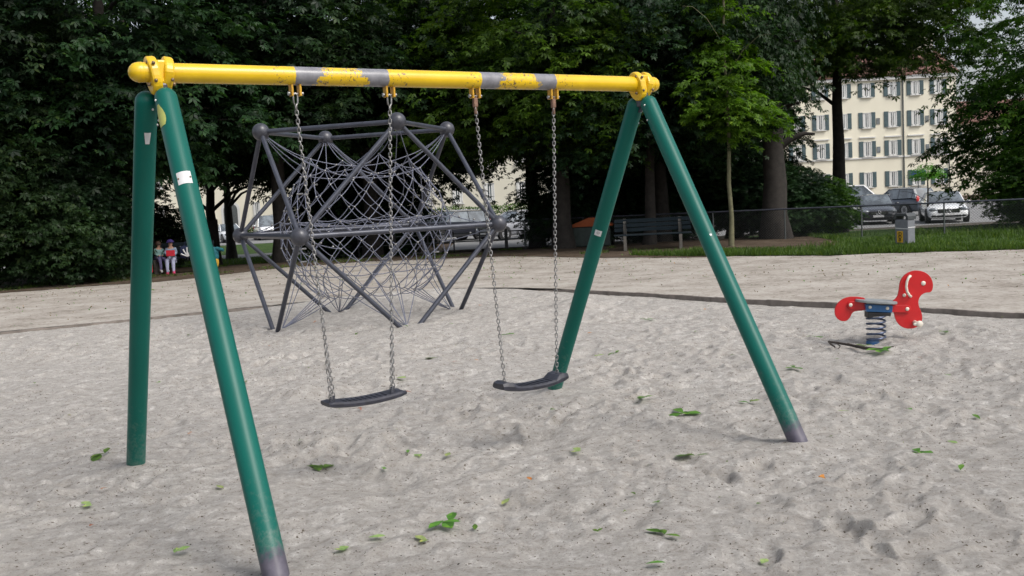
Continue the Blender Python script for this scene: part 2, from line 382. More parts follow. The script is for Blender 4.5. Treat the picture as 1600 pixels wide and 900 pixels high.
KERB = [(-14, 10.9), (-10.5, 13.05), (-7.19, 14.91), (-6.01, 15.57), (-4.71, 16.3), (-3.95, 16.75), (-3.2, 17.35), (-2.3, 17.95), (-1.2, 18.15), (-.1, 17.7), (.81, 16.9), (1.98, 15.54), (3.26, 13.8), (4.11, 12.87), (5.33, 11.25), (6.6, 9.6), (9.4, 6)]
def kerb_y(x): return np.interp(x, [p[0] for p in KERB], [p[1] for p in KERB])
FAR = [(-60, 14), (-14, 22.6), (-11.18, 23.4), (-7.79, 25.0), (-6.37, 27.6), (-3.66, 28.6), (0.04, 27.3), (3.4, 23.4), (6.83, 21.5), (9.64, 20.2), (14, 18.6), (60, 10)]
def far_y(x):
    return np.interp(x, [p[0] for p in FAR], [p[1] for p in FAR]) + .5 * vnoise(np.asarray(x) * .9, np.asarray(x) * 0 + 3.3, 21) + .25 * vnoise(np.asarray(x) * 3.1, np.asarray(x) * 0 + .3, 22)
def terr(x, y):
    t = np.clip((np.asarray(y, dtype=float) - 29) / 15, 0, 1); return -.65 * t * t * (3 - 2 * t)

# sand: a fan of cells, fine close by
def build_sand():
    na, nr = 820, 760
    ang = np.linspace(R(-46), R(46), na); rr = 1.7 * (23.0 / 1.7) ** np.linspace(0, 1, nr)
    A, Rr = np.meshgrid(ang, rr); X = Rr * np.sin(A); Y = Rr * np.cos(A); Z = sand_h(X, Y)
    ky = kerb_y(X); edge = np.clip((ky - Y) / .6, 0, 1); Z = Z * (.35 + .65 * edge) - .035 * (1 - edge) + .07 * (1 - edge) * np.interp(X, [-14, -4.5, -3.4, .1, 1.0, 20], [.35, .5, 1, 1, .3, 0])
    Z = np.where(Y > ky + .05, -.12, Z)
    idx = np.arange(na * nr).reshape(nr, na)
    F = np.stack([idx[:-1, :-1], idx[:-1, 1:], idx[1:, 1:], idx[1:, :-1]], -1).reshape(-1, 4)
    o = link_mesh('sand', np_mesh('sand', np.stack([X, Y, Z], -1).reshape(-1, 3), F), M['sand'], smooth=True); tag(o, kind='structure')
build_sand()

def sheet(name, xs, ylo, yhi, ny, mat, dz, h=None, kind='structure'):
    xs = np.asarray(xs); lo = ylo(xs); hi = yhi(xs); t = np.linspace(0, 1, ny)
    X = np.repeat(xs[None], ny, 0); Y = lo[None] + (hi - lo)[None] * t[:, None]; Z = terr(X, Y) + dz
    if h is not None: Z = Z + h(X, Y)
    n = len(xs); idx = np.arange(n * ny).reshape(ny, n)
    F = np.stack([idx[:-1, :-1], idx[:-1, 1:], idx[1:, 1:], idx[1:, :-1]], -1).reshape(-1, 4)
    o = link_mesh(name, np_mesh(name, np.stack([X, Y, Z], -1).reshape(-1, 3), F), mat, smooth=True)
    return tag(o, kind=kind)
# far-reaching earth sheet under everything (dropped below the pit)
def build_ground():
    xs = np.concatenate([np.linspace(-900, -60, 12), np.linspace(-55, 60, 140), np.linspace(70, 900, 12)])
    ys = np.concatenate([np.linspace(-600, -5, 10), np.linspace(0, 70, 120), np.linspace(75, 1500, 20)])
    X, Y = np.meshgrid(xs, ys); Z = terr(X, Y) - .006 + .03 * vnoise(X * .7, Y * .7, 5) * (Y > 24) * (Y < 44)
    fy = np.where(np.abs(X) < 70, far_y(np.clip(X, -60, 60)), 15); Z = np.where(Y < fy + .2, -.2, Z)
    n = len(xs); m = len(ys); idx = np.arange(n * m).reshape(m, n)
    F = np.stack([idx[:-1, :-1], idx[:-1, 1:], idx[1:, 1:], idx[1:, :-1]], -1).reshape(-1, 4)
    o = link_mesh('ground', np_mesh('ground', np.stack([X, Y, Z], -1).reshape(-1, 3), F), M['soil'], smooth=True); tag(o, kind='structure')
build_ground()
pn = lambda X, Y: .02 * vnoise(X * .8, Y * .8, 13) + .008 * vnoise(X * 5, Y * 5, 14)
sheet('path', np.linspace(-30, 30, 500), lambda x: kerb_y(x) + .05, lambda x: far_y(x) + .1, 90, M['path'], .035, pn)
sheet('soil', np.linspace(-30, 30, 300), lambda x: far_y(x) + .05, lambda x: far_y(x) * 0 + 37, 40, M['soil'], .045, pn)
# kerb board
kb = MB(); kp = [(x, float(y)) for x in np.linspace(-13, 9, 160) for y in [kerb_y(x)]]
for i in range(0, len(kp) - 1):
    (x0, y0), (x1, y1) = kp[i], kp[i + 1]; L = math.hypot(x1 - x0, y1 - y0); a = math.atan2(y1 - y0, x1 - x0)
    xm = (x0 + x1) / 2; up_ = np.interp(xm, [-14, -6, -4.2, -3.6, .2, .9, 2.2, 4, 9], [-.062, -.064, -.066, -.12, -.12, -.07, -.066, -.058, -.05]); kb.box((xm, (y0 + y1) / 2 + .03, float(up_) + .004 * math.sin(i * 1.7)), (L * 1.03, .05, .20), a)
tag(kb.build('kerb', M['kerb']), kind='structure')

# turf, paths and road
def grass_edge(x): return far_y(x) + .1
gx = np.linspace(3.0, 40, 260)
tag(sheet('turf', gx, lambda x: far_y(x) + .15 + np.clip(5 - x, 0, 3) * .45, lambda x: np.minimum(44.3, far_y(x) + np.interp(x, [3, 5, 7.5, 8.6, 10], [1.1, 1.6, 2.6, 5, 26]) + .5 * vnoise(x * 1.7, x * 0, 4)), 60, M['turf'], .055, pn), kind='structure')
sheet('lawn', np.linspace(-40, -5, 120), lambda x: x * 0 + 37.1, lambda x: x * 0 + 72, 40, M['turf'], .02)
sheet('footpath', np.linspace(-40, -6, 120), lambda x: x * 0 + 50.2, lambda x: x * 0 + 54.5, 8, M['asphalt'], .034)
sheet('verge', np.linspace(-4.9, 2.9, 60), lambda x: x * 0 + 38 + vnoise(x * 1.3, x * 0, 5), lambda x: x * 0 + 44.3 + vnoise(x, x * 0, 8), 14, M['path'], .02)
sheet('road', np.linspace(-3, 90, 60), lambda x: x * 0 + 44.5, lambda x: x * 0 + 86, 10, M['asphalt'], .02)
sheet('car_park', np.linspace(-60, -3.05, 60), lambda x: x * 0 + 72.2, lambda x: x * 0 + 88, 6, M['asphalt'], .028)
sheet('dirt_patch', np.linspace(-9, -3.02, 40), lambda x: x * 0 + 55, lambda x: x * 0 + 72, 6, M['asphalt'], .04)
# road kerb
k2 = MB(); k2.box((43, 44.42, -.6), (92, .12, .16)); tag(k2.build('road_kerb', M['concrete']), kind='structure')

def quad_soup(name, V, mat, kind=None, label=None):
    """V: (n,4,3)"""
    n = len(V); return link_mesh(name, np_mesh(name, V.reshape(-1, 3), np.arange(n * 4).reshape(n, 4)), mat)

# grass blades
def blades(name, n, region, hmin, hmax, label):
    x, y = region(n); n = len(x); z = terr(x, y) + .05; a = rng.uniform(0, 2 * PI, n); hh = rng.uniform(hmin, hmax, n) * (.5 + 1.0 * (vnoise(x * 1.1, y * 1.1, 77) + .5))
    w = rng.uniform(.006, .014, n); ln = rng.uniform(.02, .09, n); b = rng.uniform(0, 2 * PI, n)
    ux, uy = np.cos(a) * w, np.sin(a) * w; tx, ty = np.cos(b) * ln, np.sin(b) * ln
    V = np.zeros((n, 4, 3)); V[:, 0] = np.stack([x - ux, y - uy, z - .01], 1); V[:, 1] = np.stack([x + ux, y + uy, z - .01], 1)
    V[:, 2] = np.stack([x + tx + ux * .2, y + ty + uy * .2, z + hh], 1); V[:, 3] = np.stack([x + tx - ux * .3, y + ty - uy * .3, z + hh * .95], 1)
    o = quad_soup(name, V, M['blade']); tag(o, label, 'grass', kind='stuff')
def reg_right(n):
    x = rng.uniform(3, 17, n); y = far_y(x) + .05 + rng.uniform(0, 1, n) ** 1.5 * 9
    k = (y > far_y(x) + np.clip(5 - x, 0, 3) * .45) & (y < far_y(x) + np.interp(x, [3, 5, 7.5, 8.6, 10], [1.3, 1.9, 3.0, 6, 26]) + rng.normal(0, .25, n)); dens = vnoise(x * 1.7, y * 1.7, 55) + .5 + .35 * (y < far_y(x) + 1.5)
    k &= dens > rng.uniform(.25, 1.15, n); return x[k], y[k]
blades('grass', 95000, reg_right, .05, .15, 'short bright grass along the right edge of the gravel path')
def reg_left(n):
    x = rng.uniform(-13, 3, n); y = far_y(x) + rng.uniform(-.1, 8, n); k = (vnoise(x * .9, y * .9, 59) > .22); return x[k], y[k]
blades('weeds', 26000, reg_left, .02, .07, 'sparse weeds growing in the shaded soil under the trees')
def reg_lawn(n):
    x = rng.uniform(-18, -5, n); y = rng.uniform(37.3, 49.8, n); return x, y
blades('lawn_grass', 16000, reg_lawn, .05, .12, 'mown grass beyond the trees on the left')

# ------------------------------------------------------------------ leaves / trees
def leaf_template(kind='palm'):
    Q = []
    if kind == 'palm':
        for a, L in ((-1.75, .60), (-.9, .88), (0, 1.0), (.9, .88), (1.75, .60)):
            c, s = math.cos(a), math.sin(a); w = .20 * L
            def P(u, v, z): return (u * c - v * s, u * s + v * c, z)
            Q.append([P(.02, 0, 0), P(.58 * L, -w, -.05), P(L, 0, -.26 * L), P(.58 * L, w, -.05)])
    else:
        Q.append([(-.1, 0, 0), (.45, -.34, .03), (1, 0, -.12), (.45, .34, .03)])
    return np.array(Q)
PALM = leaf_template('palm'); OVAL = leaf_template('oval')
def leaf_cloud(pos, out, size, tmpl, jit=.35, rs=None):
    """pos (n,3); out (n,) heading angle; leaves lie near-flat, drooping outwards"""
    rs = rs or rng; n = len(pos); th = out + rs.normal(0, .8, n); pitch = rs.normal(.35, jit, n); roll = rs.normal(0, jit, n); s = size * rs.uniform(.7, 1.25, n)
    ct, st, cp, sp, cr, sr = np.cos(th), np.sin(th), np.cos(pitch), np.sin(pitch), np.cos(roll), np.sin(roll)
    Rm = np.zeros((n, 3, 3))
    ex = np.stack([ct * cp, st * cp, -sp], 1); side = np.stack([-st, ct, 0 * ct], 1); up = np.cross(ex, side)
    ey = side * cr[:, None] + up * sr[:, None]; ez = np.cross(ex, ey)
    T = tmpl.reshape(-1, 3)
    V = pos[:, None] + s[:, None, None] * (T[None, :, 0:1] * ex[:, None] + T[None, :, 1:2] * ey[:, None] + T[None, :, 2:3] * ez[:, None])
    return V.reshape(-1, 4, 3)
def crown_mesh(name, blobs, nspray, nleaf, size, tmpl, seed, droop=.35, srad=.75, bottom=None, shell=.45, up=False):
    rs = np.random.default_rng(seed); vol = np.array([(b[3] * b[4] * b[5]) ** (2 / 3) for b in blobs]); bi = rs.choice(len(blobs), nspray, p=vol / vol.sum()); B = np.array(blobs)[bi]
    d = rs.normal(size=(nspray, 3)); d /= np.linalg.norm(d, axis=1)[:, None]; rad = rs.uniform(shell ** 3, 1, nspray) ** (1 / 3)
    c = B[:, :3] + d * rad[:, None] * B[:, 3:6]
    if bottom is not None: c[:, 2] = np.maximum(c[:, 2], bottom + rs.uniform(0, .8, nspray))
    out = np.arctan2(c[:, 1], c[:, 0]) + rs.normal(0, .35, nspray)
    sr = srad * rs.uniform(.55, 1.3, nspray)
    P = np.repeat(c, nleaf, 0); O = np.repeat(out, nleaf); S = np.repeat(sr, nleaf); n = len(P)
    u = rs.uniform(-1, 1, n); v = rs.normal(0, .38, n) * (1.1 - .7 * np.abs(u)); w = rs.normal(0, .05, n)
    P[:, 0] += S * (u * np.cos(O) - v * np.sin(O)); P[:, 1] += S * (u * np.sin(O) + v * np.cos(O))
    P[:, 2] += S * (w - droop * (u + .3) * np.abs(u + .3) - .25 * v * v) if not up else S * (w * 3 + .3 * u)
    V = leaf_cloud(P, O, size, tmpl, .38 if not up else .7, rs); n = len(V)
    return np_mesh(name, V.reshape(-1, 3), np.arange(n * 4).reshape(n, 4))
def trunk_mb(h, r, seed, limbs=6, lean=(0, 0), h0=.35, crown_r=3.0, fork=False):
    rd = random.Random(seed); mb = MB(); pts = []; rs_ = []
    for i in range(9):
        t = i / 8; pts.append((lean[0] * t * h + rd.uniform(-.05, .05) * h * .12, lean[1] * t * h + rd.uniform(-.05, .05) * h * .1, t * h - .1)); rs_.append(r * (1.0 - .72 * t) * (1.35 if i == 0 else 1) + .01)
    mb.tube(pts, rs_, 12)
    for k in range(limbs):
        t = h0 + (1 - h0) * k / max(1, limbs) * .9; b = Vector(pts[min(8, int(t * 8))]); a = k * 2.4 + rd.uniform(-.4, .4); L = crown_r * (1 - .5 * t) * rd.uniform(.8, 1.1)
        q = [b, b + Vector((math.cos(a) * L * .4, math.sin(a) * L * .4, L * .30)), b + Vector((math.cos(a) * L * .75, math.sin(a) * L * .75, L * .42)), b + Vector((math.cos(a) * L, math.sin(a) * L, L * .40))]
        rr = r * (1 - .7 * t) * .5; mb.tube(q, [rr, rr * .7, rr * .45, rr * .2], 8)
    return mb

CR = {}
# big spreading crown, bottom of skirt about 2 m up
CR['big'] = crown_mesh('crown_big', [(0, 0, 6.4, 4.4, 4.4, 4.2), (1.8, -1.6, 4.3, 2.6, 2.6, 1.9), (-2.0, -1.0, 4.6, 2.6, 2.4, 2.0), (.2, 2.2, 4.6, 2.8, 2.4, 2.1), (0, -2.4, 5.0, 2.6, 2.0, 2.2)], 600, 40, .19, PALM, 3, .42, 1.0, 2.0, .62)
CR['wide'] = crown_mesh('crown_wide', [(0, 0, 7.0, 4.6, 4.6, 3.8), (2.4, .4, 4.6, 2.4, 2.6, 1.5), (-2.2, -1.2, 4.9, 2.5, 2.4, 1.7), (.5, -2.6, 5.3, 2.4, 2.2, 1.6), (-.6, 2.4, 4.6, 2.4, 2.2, 1.8)], 590, 38, .185, PALM, 5, .46, 1.0, 2.7, .6)
CR['skirt'] = crown_mesh('crown_skirt', [(0, 0, 5.6, 3.9, 3.9, 5.0), (1.6, -1.4, 2.8, 2.2, 2.2, 1.9), (-1.6, -1.0, 3.1, 2.3, 2.2, 2.1), (0, 1.8, 3.0, 2.6, 2.2, 2.0)], 640, 40, .185, PALM, 8, .42, 1.0, .9, .62)
CR['thin'] = crown_mesh('crown_thin', [(0, 0, 7.0, 4.4, 4.4, 3.8), (2.2, .4, 4.4, 2.6, 2.6, 2.2), (-2.2, -1.2, 4.2, 2.7, 2.4, 2.4), (.5, -2.2, 3.6, 2.4, 2.2, 1.8)], 430, 36, .20, PALM, 25, .4, 1.0, .9, .4)
CR['young'] = crown_mesh('crown_young', [(0, 0, 3.7, 1.25, 1.25, .95), (0, 0, 4.7, 1.05, 1.05, .95), (0, 0, 5.8, .75, .75, .9), (0, 0, 6.9, .5, .5, .9), (.6, -.2, 3.4, .7, .6, .6), (-.8, 0, 3.9, .6, .6, .5)], 170, 22, .14, PALM, 12, .34, .5, 2.5, .35)
CR['bush'] = crown_mesh('crown_bush', [(0, 0, .9, 1.2, 1.1, .9), (.7, -.2, .6, .8, .8, .6), (-.7, .1, .7, .8, .8, .7)], 330, 24, .085, OVAL, 14, .2, .38, .05, .4)
CR['bushtall'] = crown_mesh('crown_bushtall', [(0, 0, 1.6, 1.5, 1.4, 1.7), (.8, -.3, 1.1, 1.0, 1.0, 1.1), (-.8, .1, 1.3, 1.0, 1.0, 1.2)], 640, 28, .10, PALM, 16, .3, .5, .05, .45)

def tree(name, loc, crown, leafmat, label, rz=0, sc=1.0, tr=.3, th=None, lean=(0, 0), group='trees around the playground', cat='tree', bark='bark', limbs=7, h0=.38, szz=None, cshift=(0, 0, 0)):
    z = float(terr(loc[0], loc[1])); t = empty(name, (loc[0], loc[1], z), rz, label, cat, group)
    me = CR[crown].copy(); me.materials.clear(); me.materials.append(M[leafmat])
    c = bpy.data.objects.new('crown', me); COL.objects.link(c); c.parent = t; c.scale = (sc, sc, szz or sc); c.location = cshift
    h = th or 8.5 * sc
    trunk_mb(h, tr, hash(loc) % 1000 if False else int(abs(loc[0] * 37 + loc[1] * 11)), limbs, lean, h0, 3.3 * sc).build('trunk', M[bark], t)
    return t
TG = 'broadleaf trees around the playground'
# (name, loc, crown, leaf, label, rz, scale, trunk radius ...)
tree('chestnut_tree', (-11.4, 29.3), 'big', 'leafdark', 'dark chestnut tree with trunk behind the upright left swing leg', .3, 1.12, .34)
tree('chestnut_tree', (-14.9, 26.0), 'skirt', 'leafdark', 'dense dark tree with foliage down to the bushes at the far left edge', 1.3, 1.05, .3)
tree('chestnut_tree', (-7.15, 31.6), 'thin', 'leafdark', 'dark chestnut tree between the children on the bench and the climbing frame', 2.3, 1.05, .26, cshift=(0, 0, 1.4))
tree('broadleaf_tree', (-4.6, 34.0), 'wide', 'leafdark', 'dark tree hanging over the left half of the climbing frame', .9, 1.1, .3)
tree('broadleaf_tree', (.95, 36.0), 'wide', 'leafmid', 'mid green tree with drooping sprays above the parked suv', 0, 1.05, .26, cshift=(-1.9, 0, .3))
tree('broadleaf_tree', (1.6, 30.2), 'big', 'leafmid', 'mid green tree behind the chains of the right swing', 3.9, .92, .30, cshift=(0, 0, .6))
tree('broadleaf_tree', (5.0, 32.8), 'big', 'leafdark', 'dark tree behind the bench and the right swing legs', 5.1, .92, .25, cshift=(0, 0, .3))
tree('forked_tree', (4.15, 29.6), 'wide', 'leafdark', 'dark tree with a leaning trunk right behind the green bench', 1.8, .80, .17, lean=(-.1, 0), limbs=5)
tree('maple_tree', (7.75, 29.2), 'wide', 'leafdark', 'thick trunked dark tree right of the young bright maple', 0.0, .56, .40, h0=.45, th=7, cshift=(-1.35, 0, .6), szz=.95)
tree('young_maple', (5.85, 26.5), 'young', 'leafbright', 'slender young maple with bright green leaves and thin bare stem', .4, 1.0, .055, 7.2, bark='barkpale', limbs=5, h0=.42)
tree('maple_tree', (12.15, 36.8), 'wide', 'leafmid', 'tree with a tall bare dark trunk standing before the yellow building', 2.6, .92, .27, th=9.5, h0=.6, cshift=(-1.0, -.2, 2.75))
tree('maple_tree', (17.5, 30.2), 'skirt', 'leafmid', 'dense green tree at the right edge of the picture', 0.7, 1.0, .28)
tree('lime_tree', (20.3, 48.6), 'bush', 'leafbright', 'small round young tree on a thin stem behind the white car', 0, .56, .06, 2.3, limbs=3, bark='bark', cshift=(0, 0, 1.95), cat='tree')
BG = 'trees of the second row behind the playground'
for i, (x, y, cr, lf, s, rz, dz, lab) in enumerate([
    (-19.5, 34, 'big', 'leafdark', 1.2, 2.0, 0, 'tall dark tree of the second row at the far left'),
    (-14.6, 40, 'thin', 'leafmid', 1.25, .5, 1.4, 'second row tree seen over the left yellow beam end'),
    (-7.4, 43, 'thin', 'leafdark', 1.25, 3.0, .8, 'second row tree filling the gap left of the climbing frame'),
    (-4.7, 43, 'big', 'leafdark', 1.25, 4.4, -.3, 'second row tree behind the top of the climbing frame'),
    (3.2, 43, 'thin', 'leafdark', 1.2, 1.0, 0, 'second row tree behind the gap between the swings'),
    (7.0, 41, 'skirt', 'leafdark', 1.1, 5.6, 0, 'second row tree behind the young maple'),
    (8.4, 37.5, 'skirt', 'leafdark', .66, 2.2, 0, 'second row tree left of the yellow building')]):
    tree('broadleaf_tree', (x, y), cr, lf, lab, rz, s, .3, group=BG, cshift=(0, 0, dz))
BUSH = 'bushes below the trees'
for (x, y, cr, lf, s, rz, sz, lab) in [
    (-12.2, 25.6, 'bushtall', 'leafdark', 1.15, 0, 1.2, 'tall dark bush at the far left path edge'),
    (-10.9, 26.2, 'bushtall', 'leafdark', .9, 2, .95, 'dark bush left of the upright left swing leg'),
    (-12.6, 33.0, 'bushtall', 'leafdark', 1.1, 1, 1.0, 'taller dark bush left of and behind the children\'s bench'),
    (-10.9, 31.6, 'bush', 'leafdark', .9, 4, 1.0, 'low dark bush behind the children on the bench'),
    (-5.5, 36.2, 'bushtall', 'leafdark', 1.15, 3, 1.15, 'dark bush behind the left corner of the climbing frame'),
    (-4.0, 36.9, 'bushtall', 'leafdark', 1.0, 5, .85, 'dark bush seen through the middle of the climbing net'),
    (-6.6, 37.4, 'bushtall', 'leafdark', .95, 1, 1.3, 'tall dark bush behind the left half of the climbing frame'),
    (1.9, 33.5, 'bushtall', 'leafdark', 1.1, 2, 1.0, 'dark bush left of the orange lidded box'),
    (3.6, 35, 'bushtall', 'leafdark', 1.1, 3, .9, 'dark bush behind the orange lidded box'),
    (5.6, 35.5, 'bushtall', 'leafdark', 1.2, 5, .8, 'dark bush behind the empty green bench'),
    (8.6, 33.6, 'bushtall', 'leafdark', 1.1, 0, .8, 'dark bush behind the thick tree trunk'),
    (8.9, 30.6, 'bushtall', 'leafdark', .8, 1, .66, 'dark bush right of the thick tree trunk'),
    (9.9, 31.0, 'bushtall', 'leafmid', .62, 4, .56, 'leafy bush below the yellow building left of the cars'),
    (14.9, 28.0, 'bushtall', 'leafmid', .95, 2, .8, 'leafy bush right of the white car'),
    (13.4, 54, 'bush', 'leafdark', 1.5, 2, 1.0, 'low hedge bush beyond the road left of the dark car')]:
    t = empty('bush', (x, y, float(terr(x, y))), rz, lab, 'bush', BUSH); me = CR[cr].copy(); me.materials.clear(); me.materials.append(M[lf])
    c = bpy.data.objects.new('foliage', me); COL.objects.link(c); c.parent = t; c.scale = (s, s, sz)
    st = MB(); rd = random.Random(int(x * 10))
    for k in range(6): a = rd.uniform(0, 6.28); st.tube([(0, 0, -.05), (.25 * math.cos(a), .25 * math.sin(a), .5 * s), (.6 * math.cos(a), .6 * math.sin(a), 1.1 * s)], [.03, .02, .008], 5)
    st.build('stem', M['bark'], t)
# hedges beyond the car park
for (x0, x1, y, h, lab) in ((-9.5, 7.5, 70, 1.9, 'clipped hedge between the parked cars and the grey building'), (-33, -11, 90, 1.0, 'low hedge in front of the cream building on the left')):
    n = int((x1 - x0) * 520); P = np.stack([rng.uniform(x0, x1, n), rng.uniform(y - .5, y + .5, n), -.65 + h * rng.uniform(0, 1, n) ** .6], 1)
    P[:, 2] += .2 * vnoise(P[:, 0] * 1.1, P[:, 1], 5); V = leaf_cloud(P, rng.uniform(0, 6.28, n), .13, OVAL, .9)
    tag(quad_soup('hedge', V, M['leafmid']), lab, 'hedge')
# bare thin trunks between children and climbing frame
TT = 'bare trunks left of the climbing frame'
for (x, y, r, h, lab) in ((-12.5, 42.5, .25, 6.5, 'thin dark trunk just right of the sloping left swing leg'), (-13.6, 49.0, .24, 7, 'thin trunk in front of the arched doorway')):
    tree('broadleaf_tree', (x, y), 'wide', 'leafdark', lab, x, .9, r, th=h, group=TT, cshift=(0, 0, 1.0))
st = MB(); st.tube([(0, 0, -.1), (-.02, 0, .6), (-.04, 0, 1.75)], [.42, .38, .37], 14); o = st.build('tree_stump', M['bark']); o.location = (-10.9, 36.6, float(terr(-11, 36.6))); tag(o, 'tall dark cut tree stump right of the sloping left swing leg', 'stump')

# ------------------------------------------------------------------ swing set
TH = .5795; MX, MY = -.4146, 6.2323
sw = empty('swing_set', (MX, MY, 0), TH, 'swing frame with four green tubular legs and worn yellow crossbeam', 'swing frame')
bl = MB(); bl.rounded_tube((-1.74, 0, 0), (1.77, 0, 0), .052, 28)
beam = bl.build('crossbeam', M['beam'], sw); beam.location = (0, 0, 2.343)
for s, xe in ((-1, -1.74), (1, 1.77)):
    c = MB(); c.rounded_tube((xe - .012 * s, 0, 0), (xe, 0, 0), .0535, 24, s < 0, s > 0); c.build('end_cap', M['yellow'], beam)
def leg(foot, top, mt='leg'):
    f = Vector(foot); t = Vector(top); d = t - f; L = d.length; mb = MB(); mb.rounded_tube((0, 0, -.12), (0, 0, L), .058, 28, False, True)
    o = mb.build('leg', M[mt], sw); o.location = f; o.rotation_euler = d.to_track_quat('Z', 'Y').to_euler()
    for (a, zz) in ((-1.2, L - .02), (.2, L - .02), (-.4, L - .12)):
        b = MB(); b.ball((.0585 * math.cos(a), .0585 * math.sin(a), zz), .007, 8, 6); b.build('bolt', M['boltlight'], o)
    return o, L
legs = {}
for s, x in (('L', -1.663), ('R', 1.663)):
    legs[s + 'b'] = leg((x, 1.2333, 0), (x - (.03 if s == 'L' else -.0), .082 if s == 'L' else .068, 2.20), 'legplain'); legs[s + 'f'] = leg((x, -1.3313, 0), (x + (.03 if s == 'L' else .01), -.082 if s == 'L' else -.068, 2.20))
def wrap_patch(leg_o, z0, z1, a0, a1, mat, name, shape=None, r=.0592):
    """thin patch bent round the tube, angles in leg-local frame"""
    mb = MB(); n = 10; mm = 8; vs = []
    for i in range(mm + 1):
        for k in range(n + 1):
            z = z0 + (z1 - z0) * i / mm; w = 1 if shape is None else shape(i / mm); mid = (a0 + a1) / 2; a = mid + (a1 - a0) * (k / n - .5) * w
            vs.append((r * math.cos(a), r * math.sin(a), z))
    fs = [[i * (n + 1) + k, i * (n + 1) + k + 1, (i + 1) * (n + 1) + k + 1, (i + 1) * (n + 1) + k] for i in range(mm) for k in range(n)]
    mb.add(vs, fs, True)
    return mb.build(name, mat, leg_o)
def cam_angle(leg_o, z):
    """angle, in the leg's own frame, of the side that faces the open playground to the south"""
    bpy.context.view_layer.update(); p = leg_o.matrix_world.inverted() @ Vector((0, 0, 1.588)); return math.atan2(p.y, p.x)
lo, L = legs['Lf']; ca = cam_angle(lo, 1)
pl = wrap_patch(lo, L - .548, L - .478, ca - .62, ca + .62, M['white'], 'sticker'); pl['label'] = 'white plate with two screws'
for da in (-.5, .5):
    b = MB(); b.ball((.060 * math.cos(ca + da), .060 * math.sin(ca + da), L - .513), .005, 8, 6); b.build('screw', M['bolt'], pl)
pp = wrap_patch(lo, L - .185, L - .055, ca - 1.45, ca - .35, M['patch'], 'paint_patch', lambda t: math.sin(PI * min(1, .12 + .88 * t) ** .8) ** .7 if t < .99 else .25); pp['label'] = 'pale yellow drop shaped patch'
lo, L = legs['Lb']; ca = cam_angle(lo, 1)
q = wrap_patch(lo, L - .215, L - .15, ca - .1, ca + .50, M['white'], 'sticker', lambda t: .6 + .4 * t); q['label'] = 'small torn white sticker'
lo, L = legs['Rb']; ca = cam_angle(lo, 1)
q = wrap_patch(lo, L - 1.02, L - .975, ca - .55, ca + .35, M['white'], 'sticker'); q['label'] = 'small white sticker with a round mark'
mk = MB(); mk.tube([(.0600 * math.cos(ca - .1 + .16 * math.cos(t)), .0600 * math.sin(ca - .1 + .16 * math.cos(t)), L - .995 + .009 * math.sin(t)) for t in [k * PI / 5 for k in range(10)]], .0014, 5, False, True, True); mk.build('round_mark', M['black'], q)
lo, L = legs['Rf']; ca = cam_angle(lo, 1)
q = wrap_patch(lo, L - 1.09, L - 1.075, ca + .3, ca + .55, M['white'], 'paint_chip')
# clamps: two halves round the beam, each a lobed plate
def clamp_outline(flip):
    pts = []
    for k in range(28):
        a = 2 * PI * k / 28; c, s = math.cos(a), math.sin(a)
        r = .078 + .034 * max(0, math.cos(a - (-PI / 2))) ** 3 + .012 * max(0, math.cos(a - PI / 2)) ** 6
        pts.append((r * c + .018 * flip * (s < 0) * abs(s), r * s - .005))
    return pts
for s, xc in ((-1, -1.635), (1, 1.66)):
    cl = MB()
    for k, off in ((-1, -.036), (1, .036)):
        Mx = Matrix.Translation((xc + off, 0, 2.343)) @ Matrix.Rotation(PI / 2, 4, 'Z') @ Matrix.Rotation(R(7) * k, 4, 'X')
        cl.prism(clamp_outline(k), -.026, .026, M=Mx, bev=.012)
    cl.box((xc, 0, 2.343), (.05, .11, .12), bev=.01)
    c = cl.build('clamp', M['yellow'], sw)
    for (dx, dy, dz) in ((-.064, -.035, .048), (-.064, -.03, -.066), (.064, -.03, .045), (.064, -.03, -.062), (-.045, -.075, .04), (-.04, -.08, -.05), (.045, -.078, -.045)):
        b = MB(); b.ball((xc + dx, dy, 2.343 + dz), .010, 8, 6); b.build('bolt', M['bolt'], c)
    st = MB(); st.box((xc + .0, 0, 2.235), (.05, .11, .10), bev=.01); st.box((xc, 0, 2.2), (.012, .06, .1)); st.build('leg_joint', M['darksteel'], sw)
HX = [-.895, -.306, .293, .899]
for i, hx in enumerate(HX):
    br = MB(); s = 1 if i % 2 else 1
    for dx in (-.022, .026): br.box((hx + dx, 0, 2.268), (.013, .045, .075), bev=.003)
    b = br.build('hanger', M['bracket'], sw)
    bb = MB(); bb.tube([(hx - .04, 0, 2.245), (hx + .045, 0, 2.245)], .0055, 8); bb.tube([(hx - .042, 0, 2.245), (hx - .032, 0, 2.245)], .012, 6); bb.tube([(hx + .036, 0, 2.245), (hx + .047, 0, 2.245)], .012, 6); bb.build('bolt', M['galv'], b)

